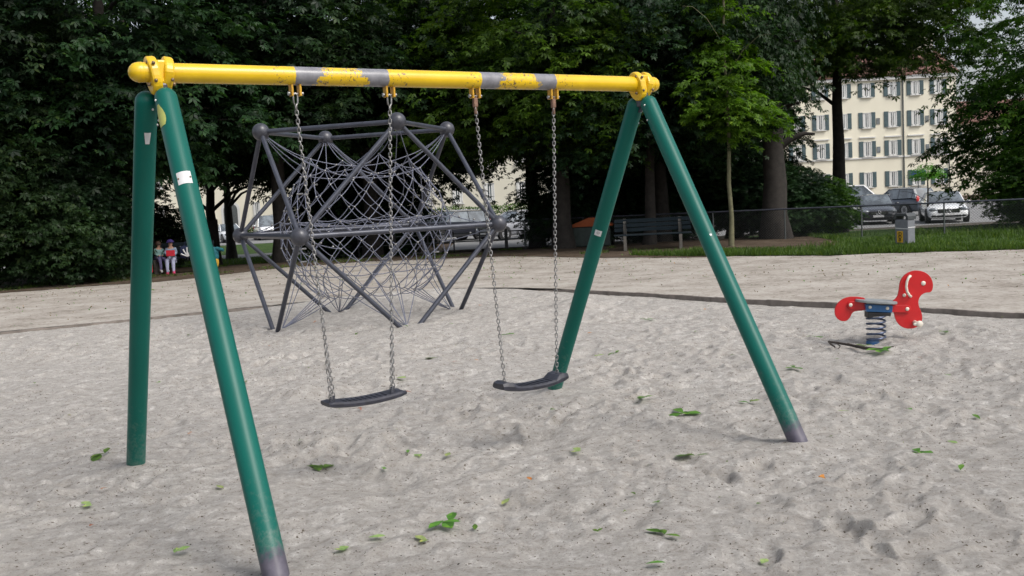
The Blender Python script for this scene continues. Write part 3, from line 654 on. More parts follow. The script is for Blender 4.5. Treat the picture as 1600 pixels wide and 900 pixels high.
def chain_mb(mb, a, b, pitch=.0245, wire=.0032, wid=.0085, twist=0.0):
    a = Vector(a); b = Vector(b); d = (b - a); L = d.length; n = max(2, int(L / pitch)); d.normalize()
    x = d.cross(Vector((0, 1, .01))).normalized(); y = d.cross(x)
    for i in range(n):
        c = a + d * (L * (i + .5) / n); s1 = (x if i % 2 else y); s1 = (s1 * math.cos(twist * i + .6) + d.cross(s1) * math.sin(twist * i + .6)); hl = L / n * .5 + wire * .9
        pts = []
        for k in range(10):
            t = 2 * PI * k / 10; pts.append(c + d * ((hl - wid * .6) * (1 if math.cos(t) > 0 else -1) * (abs(math.cos(t)) > .05) + math.cos(t) * wid * .6) + s1 * math.sin(t) * wid)
        mb.tube(pts, wire, 5, False, True, True)
def make_swing(name, t0, t1, tops, bots, zs, label, ends, rust):
    c = (tops[0] + tops[1]) / 2; root = empty(name, (MX + math.cos(TH) * c, MY + math.sin(TH) * c, zs), TH, label, 'swing', 'swings hanging from the yellow beam')
    Ls = (t1 - t0); x0 = t0 - c; x1 = t1 - c
    # seat: curved slab of n sections
    mb = MB(); n = 14; rows = []
    sag = .020 if not ends else .030
    for i in range(n + 1):
        t = i / n; x = x0 + Ls * t; z = sag * ((2 * t - 1) ** 2) - sag * .5 ; hw = .082 * (1 - .12 * abs(2 * t - 1) ** 4); th = .019
        if ends and (t < .19 or t > .81): th2 = .040
        else: th2 = .016
        if i in (0, n): hw *= .93; th *= .8; th2 *= .6
        rows.append([(x, -hw, z - th * .6), (x, -hw, z + th2 * .3), (x, -hw + .012, z + th2), (x, -hw * .35, z + th2 - .004), (x, hw * .35, z + th2 - .004), (x, hw - .012, z + th2), (x, hw, z + th2 * .3), (x, hw, z - th * .6), (x, hw - .02, z - th), (x, -hw + .02, z - th)])
    k = len(rows[0]); vs = [v for r_ in rows for v in r_]; fs = [[i * k + j, i * k + (j + 1) % k, (i + 1) * k + (j + 1) % k, (i + 1) * k + j] for i in range(n) for j in range(k)]
    fs += [list(range(k))[::-1], [n * k + j for j in range(k)]]; mb.add(vs, fs, False); seat = mb.build('seat', M['rubber'], root)
    rb = MB()
    for j in range(9): xx = x0 + Ls * (.24 + .52 * j / 8); zz = sag * ((2 * (xx - x0) / Ls - 1) ** 2) - sag * .5 + .0145; rb.box((xx, 0, zz), (.010, .11, .005), bev=.0015)
    rb.build('tread', M['rubber'], seat)
    for j, (tp, bt) in enumerate(zip(tops, bots)):
        a = (tp - c, 0, 2.225 - zs); b = (bt - c, 0, .035); mb = MB(); A = Vector(a); B = Vector(b)
        if ends: chain_mb(mb, A + Vector((0, 0, -.05)), B)
        else:
            Mid = A.lerp(B, .80); chain_mb(mb, A + Vector((0, 0, -.05)), Mid)
            chain_mb(mb, Mid, B + Vector((-.022, -.03, 0))); chain_mb(mb, Mid, B + Vector((.022, .03, 0)))
        ch = mb.build('chain', M['galv'], root)
        sh = MB(); top = A + Vector((0, 0, .02))
        sh.tube([top + Vector((-.013, 0, -.01)), top + Vector((-.012, 0, -.05)), top + Vector((0, 0, -.072)), top + Vector((.012, 0, -.05)), top + Vector((.013, 0, -.01)), top + Vector((0, 0, .004))], .0052, 6, False, True, True)
        if rust: sh.box(tuple(top + Vector((0, 0, -.04))), (.030, .024, .06), bev=.005); sh.tube([top + Vector((0, 0, -.06)), top + Vector((0, 0, -.11))], .010, 8)
        else: sh.tube([top + Vector((-.005, 0, -.065)), top + Vector((-.003, 0, -.09)), top + Vector((.003, 0, -.09)), top + Vector((.005, 0, -.065))], .004, 6)
        sh.build('shackle', M['rustchain'] if rust else M['galv'], ch)
        fx = MB(); fx.tube([B + Vector((0, 0, .008)), B + Vector((0, 0, -.03))], .012, 10)
        if not ends:
            for dx, dy in ((-.022, -.03), (.022, .03)): fx.tube([B + Vector((dx, dy, .006)), B + Vector((dx, dy, -.04))], .008, 8)
        fx.build('seat_fitting', M['darksteel'], seat)
    return root
make_swing('swing', -.846, -.345, (HX[0], HX[1]), (-.80, -.408), .452, 'swing with a flat black seat on doubled chains nearer the left legs', False, False)
make_swing('swing', .350, .868, (HX[2], HX[3]), (.400, .820), .368, 'swing with a curved black seat with raised ends in front of the right rear leg', True, True)

# ------------------------------------------------------------------ climbing frame
CX, CY, CT = -2.0739, 14.4813, .5134
cf = empty('climbing_frame', (CX, CY, 0), CT, 'grey steel tube climbing frame with ball joints and a spatial rope net', 'climbing frame')
a_, b_, Ht, Hm = 1.405, 1.418, 2.677, 1.26
U = Vector((1, 0, 0)); W = Vector((0, 1, 0)); Z = Vector((0, 0, 1))
tops = [-U * a_ + Z * Ht, -W * a_ + Z * Ht, U * a_ + Z * Ht, W * a_ + Z * Ht]
mids = [(-U - W) * b_ + Z * Hm, (U - W) * b_ + Z * Hm, (U + W) * b_ + Z * Hm, (-U + W) * b_ + Z * Hm]
bots = [Vector((t.x, t.y, 2 * Hm - Ht)) for t in tops]
def strut(p, q, r=.032, cutz=None):
    p = Vector(p); q = Vector(q)
    if cutz is not None: t = (p.z - cutz) / (p.z - q.z); q = p.lerp(q, t)
    mb = MB(); mb.tube([p, q], r, 16); mb.build('strut', M['steel'], cf)
for i in range(4): strut(tops[i], tops[(i + 1) % 4]); strut(mids[i], mids[(i + 1) % 4], .035)
adj = {0: (0, 3), 1: (0, 1), 2: (1, 2), 3: (2, 3)}
for i in range(4):
    for j in adj[i]: strut(tops[i], mids[j]); strut(mids[j], bots[i], .032, -.12)
for p in tops + mids:
    mb = MB(); mb.ball((0, 0, 0), .118, 28, 18); o = mb.build('ball_joint', M['darksteel'], cf); o.location = p
# net
def sagp(p, q, s, n=5):
    return [Vector(p).lerp(Vector(q), t) - Z * s * 4 * t * (1 - t) for t in [k / n for k in range(n + 1)]]
net = MB(); knots = []; RR = .0063
rd = random.Random(5); NK = 20
zs = [2.14, 1.97, 1.79, 1.60, 1.42, 1.24, 1.06, .88, .70, .53, .37]
hs = [.74, .86, .95, 1.02, 1.07, 1.09, 1.07, 1.02, .94, .82, .66]
rings = []
for li, (z, hf) in enumerate(zip(zs, hs)):
    ring = []
    for k in range(NK):
        a = 2 * PI * (k + .5 * (li % 2)) / NK; c_, s_ = math.cos(a), math.sin(a); q = (abs(c_) ** 3.2 + abs(s_) ** 3.2) ** (-1 / 3.2)
        cor = (abs(math.sin(2 * a))) ** 4; ax = (abs(math.cos(2 * a))) ** 6
        lift = .16 * ax * max(0, (z - 1.7) / .45) - .05 * cor * (z > 1.7)
        ring.append(Vector((c_ * q * hf * (1 + .05 * cor) + rd.uniform(-.012, .012), s_ * q * hf * (1 + .05 * cor) + rd.uniform(-.012, .012), z + lift + rd.uniform(-.012, .012))))
    rings.append(ring); knots += ring
for li, ring in enumerate(rings):
    if li in (0, 4, 8, 10):
        for k in range(NK): net.tube(sagp(ring[k], ring[(k + 1) % NK], .022, 4), RR, 5, False)
    if li + 1 < len(rings):
        nx = rings[li + 1]
        for k in range(NK):
            for q in ((k, (k - 1) % NK) if li % 2 == 0 else (k, (k + 1) % NK)): net.tube(sagp(ring[k], nx[q], .016, 4), RR, 5, False)
# two inner floors of sagging ropes
for ri, n_in, sg_ in ((0, 3, .12), (4, 3, .10)):
    ring = rings[ri]
    for ax_ in (0, 1):
        for m_ in range(n_in):
            t_ = (m_ + 1) / (n_in + 1) * 2 - 1; k0 = min((k for k in range(NK) if (ring[k][1 - ax_] < 0)), key=lambda k: abs(ring[k][ax_] - t_ * hs[ri])); k1 = min((k for k in range(NK) if (ring[k][1 - ax_] > 0)), key=lambda k: abs(ring[k][ax_] - t_ * hs[ri]))
            P_ = sagp(ring[k0], ring[k1], sg_, 8); net.tube(P_, RR, 5, False); knots += P_[2:-2:2]
for i, t in enumerate(tops):
    for q in sorted(rings[0], key=lambda q: (q - t).length)[:5]: net.tube(sagp(t, q, .05, 6), RR, 5, False)
for i, t in enumerate(mids):
    for q in sorted(rings[4] + rings[6], key=lambda q: (q - t).length)[:2]: net.tube(sagp(t, q, .03, 5), RR, 5, False); knots.append(t.lerp(q, .5)); knots.append(t.lerp(q, .8))
# ground anchors near the feet of the frame
anch = [Vector((b.x * .93, b.y * .93, -.03)) for b in bots]
for i, t in enumerate(anch):
    for q in sorted(rings[-1], key=lambda q: (q - t).length)[:5]: net.tube(sagp(t, q, .02, 5), RR, 5, False)
    for q in sorted(rings[-3], key=lambda q: (q - t).length)[:2]: net.tube(sagp(t, q, .02, 5), RR, 5, False)
kn = net; net.mi = 1
for p in knots:
    kn.ball(p, .018, 8, 6, (1, 1, .8))
for i in range(10):
    p = rd.choice(knots[:200]); kn.tube([p + Vector((.02, .02, 0)), p + Vector((.09, .05, 0))], .013, 8)
nt_o = net.build('rope_net', [M['rope'], M['galv']], cf)

# ------------------------------------------------------------------ spring rider
sr = empty('spring_rider', (3.60, 9.90, -.02), R(-4), 'red animal shaped spring rider with grey seat on a blue coil spring', 'spring rider')
sr_b = empty('x', (0, 0, 0)); bpy.data.objects.remove(sr_b)
K = 831.0
def zp(X, Y): # drawing units -> metres, with the rider's slight forward lean
    x = (X - 597) / K; z = (715 - Y) / K; a = R(-3.2); return (x * math.cos(a) - z * math.sin(a) * -1 * -1, z * math.cos(a) + x * math.sin(a))
def smooth_outline(P, it=2):
    for _ in range(it):
        Q = []
        for i in range(len(P)):
            a, b = P[i], P[(i + 1) % len(P)]; Q += [(a[0] * .75 + b[0] * .25, a[1] * .75 + b[1] * .25), (a[0] * .25 + b[0] * .75, a[1] * .25 + b[1] * .75)]
        P = Q
    return P
head = [(700, 382), (745, 345), (760, 290), (762, 225), (785, 168), (835, 128), (900, 114), (965, 130), (1010, 168), (1032, 222), (1030, 275), (1012, 298), (972, 298), (935, 322), (916, 368), (926, 420), (952, 470), (958, 530), (925, 582), (868, 602), (805, 594), (758, 556), (734, 505), (725, 458), (700, 455)]
tail = [(500, 350), (440, 338), (360, 338), (298, 362), (258, 405), (243, 460), (258, 514), (300, 544), (348, 542), (374, 510), (388, 472), (415, 456), (500, 452)]
mb = MB(); mb.prism([zp(*p) for p in smooth_outline(head)], -.011, .011, bev=.003); hp = mb.build('head_panel', M['red'], sr)
mb = MB(); mb.prism([zp(*p) for p in smooth_outline(tail)], -.011, .011, bev=.003); tp = mb.build('tail_panel', M['red'], sr)
for side in (-1, 1):
    for (ol, par) in (([(700, 402), (820, 402), (850, 415), (858, 436), (845, 458), (820, 464), (700, 462)], hp), ([(490, 380), (372, 376), (352, 384), (345, 405), (352, 428), (375, 440), (490, 446)], tp)):
        mb = MB(); y0, y1 = (-.034, -.0125) if side < 0 else (.0125, .034); mb.prism([zp(*p) for p in ol], y0, y1, bev=.003); mb.build('side_bar', M['red'], par)
    for (X, Y, par) in ((368, 405, tp), (825, 433, hp)):
        x, z = zp(X, Y); b = MB(); b.ball((x, side * .036, z), .019, 12, 8, (1, .5, 1)); b.build('bolt_cover', M['cream_plastic'], par)
    x, z = zp(952, 222); b = MB(); b.ball((x, side * .012, z), .023, 14, 8, (1, .45, 1)); b.build('eye', M['cream_plastic'], hp)
    x, z = zp(802, 322); b = MB(); b.ball((x, side * .016, z), .018, 12, 8, (1, .7, 1)); b.build('bolt_cover', M['cream_plastic'], hp)
hb = MB()
for side in (-1, 1):
    P = [zp(*p) for p in ((840, 163), (822, 172), (810, 205), (806, 250), (815, 290), (832, 318), (850, 330))]
    hb.tube([(P[0][0], side * .01, P[0][1])] + [(p[0], side * (.05 if 0 < i < 6 else .035), p[1]) for i, p in enumerate(P)] + [(P[-1][0], side * .01, P[-1][1])], .0125, 10)
hb.build('handle', M['cream_plastic'], sr)
ft = MB(); x, z = zp(895, 545); ft.tube([(x, -.15, z), (x, .15, z)], .020, 14); ft.ball((x, -.155, z), .034, 16, 10, (1, .6, 1)); ft.ball((x, .155, z), .034, 16, 10, (1, .6, 1)); ft.ball((x - .03, -.15, z), .022, 12, 8, (1.4, .6, .8)); ft.build('footrest', M['cream_plastic'], sr)
A = zp(410, 366); B = zp(738, 382); Rt = Matrix.Translation(((A[0] + B[0]) / 2, 0, (A[1] + B[1]) / 2)) @ Matrix.Rotation(-math.atan2(B[1] - A[1], B[0] - A[0]), 4, 'Y')
mb = MB()
sv = []; 
outl = [(.20 * math.copysign(abs(math.cos(t)) ** .6, math.cos(t)), .14 * math.copysign(abs(math.sin(t)) ** .6, math.sin(t))) for t in [2 * PI * k / 32 for k in range(32)]]
mb.prism(outl, -.012, .012, M=Rt @ Matrix.Rotation(PI / 2, 4, 'X'), bev=.004); mb.build('seat', M['greyboard'], sr)
bx = [zp(478, 392), zp(700, 404), zp(696, 462), zp(490, 456)]; mb = MB(); mb.prism(bx, -.075, .075, bev=.006); sb = mb.build('seat_box', M['blue'], sr)
for X, Y, m_ in ((655, 425, 'cream_plastic'), (515, 418, 'boltlight')):
    x, z = zp(X, Y); b = MB(); b.ball((x, -.078, z), .017, 12, 8, (1, .5, 1)); b.build('bolt_cover', M[m_], sb)
mb = MB(); mb.prism([zp(505, 462), zp(690, 466), zp(685, 492), zp(640, 490), zp(545, 500), zp(540, 512), zp(505, 508)], -.07, .07, bev=.004); mb.build('spring_plate', M['black'], sr)
mb = MB(); pts = []
for k in range(0, 5 * 20 + 1):
    t = k / 100; a = 2 * PI * 5.0 * t; rr = .088; pts.append((rr * math.cos(a) + .0 - .003, rr * math.sin(a), .005 + .262 * t))
mb.tube(pts, .0105, 8); mb.build('spring', M['springsteel'], sr)
mb = MB(); mb.tube([(0, 0, -.03), (0, 0, .012)], .10, 24); mb.build('base_plate', M['blue'], sr)

# twig
tw = MB()
tz = lambda X, Y: (3.33 + (X - 420) / K * .98, 9.42 + (750 - Y) / K * 5.0, .035)
tw.tube([tz(160, 752), tz(180, 720), tz(200, 696), tz(250, 715), tz(300, 740), tz(335, 762), tz(350, 778), tz(400, 790), tz(450, 797), tz(520, 786), tz(577, 780)], [.007, .009, .010, .011, .013, .016, .017, .014, .013, .011, .008], 7)
tw.tube([tz(205, 698), tz(232, 716), tz(215, 745), tz(185, 760), tz(155, 770)], [.006, .006, .005, .004, .003], 6)
tw.tube([tz(335, 762), tz(322, 738), tz(318, 720)], [.006, .005, .003], 6)
tag(tw.build('fallen_twig', M['wood']), 'bent dark twig lying on the sand in front of the spring rider', 'twig')

# ------------------------------------------------------------------ fallen leaves
def sprig_mesh(name, seed, n, size, tm):
    rs = np.random.default_rng(seed); a = rs.uniform(0, 6.28) + np.arange(n) * 1.25 + rs.normal(0, .3, n); V = []
    for k in range(n):
        L = size * rs.uniform(.7, 1.1); w = L * rs.uniform(.2, .3); c, s = math.cos(a[k]), math.sin(a[k]); tip = rs.uniform(-.1, .35); b0 = rs.normal(0, .012, 2)
        prof = [(0, .04), (.3, .7), (.6, 1), (.82, .6), (1, .03)]
        for q in range(4):
            (u0, w0), (u1, w1) = prof[q], prof[q + 1]
            for sd in (-1, 1):
                def P(u, ww, side): 
                    z = .012 + L * (tip * u * (1.2 - u)) + (.12 * w * ww if side else 0) * 1.0
                    v = ww * w * side; return (b0[0] + u * L * c - v * s, b0[1] + u * L * s + v * c, z)
                V.append([P(u0, w0, 0), P(u0, w0, sd), P(u1, w1, sd), P(u1, w1, 0)])
    return np.array(V)
def mk_leaf(name, seed, n, size, mat):
    V = sprig_mesh(name, seed, n, size, None); me = np_mesh(name, V.reshape(-1, 3), np.arange(len(V) * 4).reshape(-1, 4)); me.materials.append(M[mat]); return me
LM = {'g': [mk_leaf('leaf_sprig', s, n, z, 'fallengreen') for s, n, z in ((1, 4, .085), (2, 5, .08), (3, 3, .09))], 's': [mk_leaf('leaf_small', s, n, z, 'fallengreen') for s, n, z in ((4, 1, .07), (5, 2, .055), (6, 1, .06))],
      'p': [mk_leaf('leaf_pale', s, n, z, 'fallenpale') for s, n, z in ((7, 1, .08), (8, 2, .07))], 'b': [mk_leaf('leaf_brown', s, n, z, 'fallenbrown') for s, n, z in ((9, 1, .045), (10, 2, .04))]}
LEAVES = [(-1.23, 6.13, 'g', 1.1, 'large green sprig on the sand below the left swing seat'),
 (1.19, 7.19, 'g', 1.15, 'large green sprig on the sand left of the right front swing leg'),
 (1.04, 5.89, 'g', 0.9, 'upright green sprig on the sand nearer the camera than the largest right sprig'),
 (-0.4, 4.84, 'g', 1.0, 'dark green sprig on the near sand at the centre bottom'),
 (0.99, 7.62, 'g', 0.9, 'pair of slim green leaves on the sand between the right swing legs'),
 (0.65, 4.52, 'g', 0.8, 'green sprig on the near sand right of the bottom centre'),
 (3.33, 9.1, 'g', 1.3, 'green sprig at the right end of the bent twig'),
 (2.32, 5.73, 'g', 0.8, 'green sprig on the sand right of the right front leg foot'),
 (-2.79, 6.6, 'g', 1.0, 'green sprig on the sand just left of the upright left leg foot'),
 (-0.86, 10.24, 'g', 0.96, None),
 (1.67, 12.64, 'g', 0.96, None),
 (1.01, 10.11, 'g', 0.8, None),
 (3.18, 10.52, 'g', 1.04, None),
 (2.42, 8.65, 'g', 0.8, None),
 (4.39, 10.14, 'g', 1.04, None),
 (3.33, 9.5, 'g', 0.8, None),
 (-0.06, 11.91, 'g', 0.8, None),
 (-1.38, 12.75, 's', 1.4, None),
 (0.5, 4.15, 's', 0.9, None),
 (-2.53, 9.28, 's', 1.2, None),
 (-4.74, 9.75, 's', 1.1, None),
 (1.71, 7.33, 's', 0.9, None),
 (0.68, 5.0, 's', 0.8, None),
 (0.58, 5.17, 's', 0.8, None),
 (-0.24, 4.88, 's', 0.7, None),
 (-0.83, 6.09, 's', 0.8, None),
 (2.69, 6.81, 's', 1, None),
 (2.91, 8.98, 's', 0.9, None),
 (0.33, 4.62, 's', 0.7, None),
 (-0.01, 15.9, 's', 1.5, None),
 (-0.73, 6.47, 's', 0.6, None),
 (3.41, 7.85, 's', 1, None),
 (1.19, 4.89, 's', 0.6, None),
 (2.34, 5.26, 's', 0.8, None),
 (-3.43, 9.54, 's', 0.9, None),
 (-2.28, 10.1, 's', 1, None),
 (-0.87, 13.2, 's', 1, None),
 (2.04, 11.08, 's', 1, None),
 (2.09, 9.44, 's', 0.9, None),
 (-1.98, 12.68, 's', 1, None),
 (-5.66, 12.9, 's', 1, None),
 (-4.41, 13.65, 's', 1.2, None),
 (3.04, 6.52, 's', 0.9, None),
 (0.24, 7.43, 's', 0.8, None),
 (-1.49, 6.81, 's', 0.7, None),
 (-2.35, 5.39, 'p', 0.9, None),
 (-0.76, 4.71, 'p', 0.8, None),
 (-0.84, 4.54, 'p', 0.9, None),
 (-0.45, 6.41, 'p', 0.9, None),
 (-0.63, 6.37, 'p', 0.8, None),
 (-0.06, 5.34, 'p', 0.8, None),
 (-0.45, 4.63, 'p', 0.8, None),
 (0.98, 4.13, 'p', 0.8, None),
 (1.72, 7.38, 'p', 0.8, None),
 (2.62, 6.04, 'p', 0.8, None),
 (0.77, 9.69, 'p', 1, None),
 (2.32, 6.9, 'p', 0.8, None),
 (-1.66, 4.6, 'p', 0.8, None),
 (-1.79, 5.78, 'p', 0.8, None),
 (0.38, 6.07, 'p', 1, None),
 (-1.11, 9.2, 'p', 1.2, None),
 (-2.41, 5.7, 'b', 1, None),
 (0.03, 5.6, 'b', 0.9, None),
 (1.61, 5.24, 'b', 1.1, None),
 (-0.93, 8.58, 'b', 1.3, None),
 (-0.6, 10.03, 'b', 1.1, None),
 (-0.42, 9.97, 'b', 1.1, None),
 (-2.89, 14.45, 'b', 1.3, None),
 (0.85, 11.55, 'b', 1.3, None),
 (-2.41, 7.21, 'b', 0.9, None),
 (-2.87, 11.63, 'b', 0.9, None),
 (-0.5, 14.99, 'b', 1.3, None),
 (0.75, 6.32, 'b', 0.7, None),
 (-2.98, 6.0, 'b', 1, None),
 (-2.24, 5.06, 'b', 0.7, None),
 (2.02, 7.97, 'b', 0.9, None),
 (3.58, 8.75, 'b', 0.9, None),
 (-1.26, 7.81, 'b', 1, None),
 (2.58, 13.48, 'b', 1.1, None),
 (4.64, 18.56, 's', 1.8, None),
 (7.08, 18.41, 's', 1.8, None),
 (3.41, 17.18, 's', 1.5, None),
 (8.41, 18.23, 's', 1.8, None),
 (5.77, 16.98, 's', 1.5, None),
 (-7.5, 20.97, 's', 1.6, None),
 (-8.5, 19.54, 's', 1.5, None),
 (-4.34, 20.59, 's', 1.5, None),
 (1.15, 22.11, 's', 1.7, None),
 (-1.28, 20.22, 's', 1.6, None)]
for i, (x, y, k, s, lab) in enumerate(LEAVES):
    me = LM[k][i % len(LM[k])]; s = s * (1.45 if k == 'g' else 1.3); o = bpy.data.objects.new({'g': 'fallen_sprig', 's': 'fallen_leaf', 'p': 'pale_leaf', 'b': 'brown_leaf'}[k], me); COL.objects.link(o)
    on_sand = y < float(kerb_y(x)); zz = float(sand_h(np.array([x]), np.array([y]))[0]) if on_sand else .05
    o.location = (x, y, zz + .004); o.rotation_euler = (random.uniform(-.15, .15), random.uniform(-.15, .15), random.uniform(0, 6.28)); o.scale = (s, s, s)
    dl = {'g': 'green leaf sprig lying on the sand', 's': 'small green leaf fallen on the ground', 'p': 'small pale green leaf fallen on the sand', 'b': 'small curled orange brown leaf on the sand'}[k]
    tag(o, lab or dl, 'leaf', {'g': 'green sprigs on the sand', 's': 'small green leaves on the ground', 'p': 'pale leaves on the sand', 'b': 'brown leaves on the sand'}[k])
# crumbs, bits of bark and leaf litter nobody could count
def litter(name, n, xr, yr, size, mat, label, h, minY=None):
    x = rng.uniform(*xr, n); y = rng.uniform(*yr, n) if not minY else minY(x, n)
    keep = vnoise(x * 1.3, y * 1.3, 91) + rng.uniform(-.35, .35, n) > -.02; x = x[keep]; y = y[keep]; n = len(x); z = h(x, y) + .003
    P = np.stack([x, y, z], 1); V = leaf_cloud(P, rng.uniform(0, 6.28, n), size, OVAL, .35); tag(quad_soup(name, V, mat), label, 'litter', kind='stuff')
litter('bark_crumbs', 15000, (-4.5, 5), (2.4, 13), .012, M['wood'], 'dark crumbs of bark and grit scattered over the sand', sand_h)
litter('leaf_litter', 2200, (-14, 12), (0, 1), .035, M['litterbrown'], 'dry leaf litter on the gravel path', lambda x, y: x * 0 + .05, lambda x, n: kerb_y(x) + .3 + rng.uniform(0, 1, n) ** .6 * (far_y(x) - kerb_y(x)))
litter('green_litter', 1100, (-14, 12), (0, 1), .038, M['fallengreen'], 'bits of green leaf on the gravel path', lambda x, y: x * 0 + .055, lambda x, n: kerb_y(x) + .3 + rng.uniform(0, 1, n) ** .7 * (far_y(x) + 2 - kerb_y(x)))
litter('small_leaf_bits', 240, (-5, 6), (3, 14), .028, M['fallenpale'], 'tiny pale leaf scraps on the sand', sand_h)

# ------------------------------------------------------------------ benches, boxes, bin, fences
def bench(loc, rz, L, label, group='dark park benches'):
    t = empty('park_bench', loc, rz, label, 'bench', group)
    mb = MB()
    for k in range(4): mb.box((0, -.18 + .12 * k, .43), (L, .10, .035), bev=.006)
    mb.build('seat', M['benchwood'], t); mb = MB()
    for k in range(3): mb.box((0, .26 + .03 * k, .56 + .12 * k), (L, .03, .10), bev=.006)
    mb.build('backrest', M['benchwood'], t)
    for s in (-.40, .0, .40) if L > 2.3 else (-.36, .36):
        mb = MB(); mb.prism([(-.20, 0), (-.24, .41), (.22, .41), (.38, .85), (.33, .86), (.16, .41), (.20, 0)], -.04, .04, M=Matrix.Translation((s * L, 0, 0)) @ Matrix.Rotation(PI / 2, 4, 'Z')); mb.build('leg', M['concrete'], t)
    return t
bench((3.85, 27.0, .03), R(-8), 2.05, 'empty dark green bench with concrete legs between the right swing legs')
bench((-9.75, 27.75, .03), R(4), 3.0, 'dark bench with two children sitting on it')
gb = empty('grit_box', (2.55, 31.0, .03), R(-8), 'dark storage box with a peaked orange lid left of the empty bench', 'box')
mb = MB(); mb.box((0, 0, .30), (1.15, .8, .60), bev=.03); mb.build('body', M['darkgreenbox'], gb)
mb = MB(); mb.prism([(-.64, .602), (-.60, .67), (-.08, .87), (.10, .87), (.62, .67), (.66, .602)], -.45, .45, bev=.01); mb.build('lid', M['orange'], gb)

bn = empty('litter_bin', (8.85, 22.45, .05), R(-57), 'grey litter bin with a yellow sticker and white tape on the grass edge', 'litter bin')
mb = MB(); mb.box((0, 0, .36), (.34, .26, .54), bev=.02); bd = mb.build('body', M['bingrey'], bn)
mb = MB(); mb.prism([(-.19, .63), (-.19, .70), (-.14, .77), (.14, .77), (.19, .70), (.19, .63), (.13, .63), (.12, .70), (-.12, .70), (-.13, .63)], -.15, .15, bev=.01); mb.build('lid', M['bindark'], bn)
mb = MB(); mb.box((.06, .16, .34), (.06, .05, .8)); mb.build('post', M['bindark'], bn)
mb = MB(); mb.box((-.035, -.1335, .245), (.15, .005, .25)); stk = mb.build('sticker', M['yellowsticker'], bd)
mb = MB()
for (cx, cz, r) in ((-.035, .31, .045), (-.035, .24, .042), (-.035, .175, .03)):
    mb.tube([(cx + r * math.cos(t), -.139, cz + r * .8 * math.sin(t)) for t in [k * PI / 8 for k in range(16)]], .006, 5, False, True, True)
mb.box((-.035, -.139, .245), (.012, .004, .20)); mb.build('sticker_print', M['black'], stk)
mb = MB(); mb.box((0, -.1345, .43), (.345, .004, .018), M=Matrix.Rotation(R(3), 4, 'Y')); mb.box((.173, 0, .45), (.004, .27, .018)); mb.build('tape', M['white'], bd)

f0 = Vector((.5, 32.55, 0)); f1 = Vector((15.2, 24.6, 0)); fd = (f1 - f0); FL = fd.length
fe = empty('wire_fence', f0, math.atan2(fd.y, fd.x), 'low chain link fence with a grey top rail in front of the cars and building', 'fence')
mb = MB(); mb.tube([(0, 0, .9), (FL, 0, .9)], .024, 8); mb.build('top_rail', M['steel'], fe)
for k in range(9):
    mb = MB(); mb.tube([(k * FL / 8, 0, -.4), (k * FL / 8, 0, .88)], .022, 8); mb.build('post', M['fence'], fe)
mb = MB(); x = -.9
while x < FL:
    for s in (0, 1):
        xa, xb = (x, x + .95) if s else (x + .95, x); za, zb = 0.0, .88
        lo_, hi_ = (xa, za), (xb, zb)
        P = []
        for (px_, pz_) in (lo_, hi_): P.append((px_, pz_))
        # clip to the fence length
        ok = []
        for t in (0, 1):
            px_, pz_ = P[t]; q = P[1 - t]
            if px_ < 0: k = (0 - px_) / (q[0] - px_); px_, pz_ = 0, pz_ + (q[1] - pz_) * k
            if px_ > FL: k = (FL - px_) / (q[0] - px_); px_, pz_ = FL, pz_ + (q[1] - pz_) * k
            ok.append((px_, .002 * (s * 2 - 1), pz_))
        if (Vector(ok[0]) - Vector(ok[1])).length > .02: mb.tube(ok, .0022, 3, False, False)
    x += .075
mb.build('wire_mesh', M['fence'], fe)

lr = empty('low_railing', (-5.2, 34.6, float(terr(0, 34.3))), R(-3.5), 'low dark metal railing in front of the cars right of the climbing frame', 'railing')
for zz in (.70, .42): mb = MB(); mb.tube([(0, 0, zz), (6.9, 0, zz)], .022, 8); mb.build('rail', M['fence'], lr)
for k, xx in enumerate((.0, 1.25, 2.4, 3.3, 4.2, 5.1, 6.9)):
    mb = MB(); mb.box((xx, 0, .36), (.11 if k in (1, 5) else .045, .07, .84), bev=.006); mb.build('post', M['black'], lr)

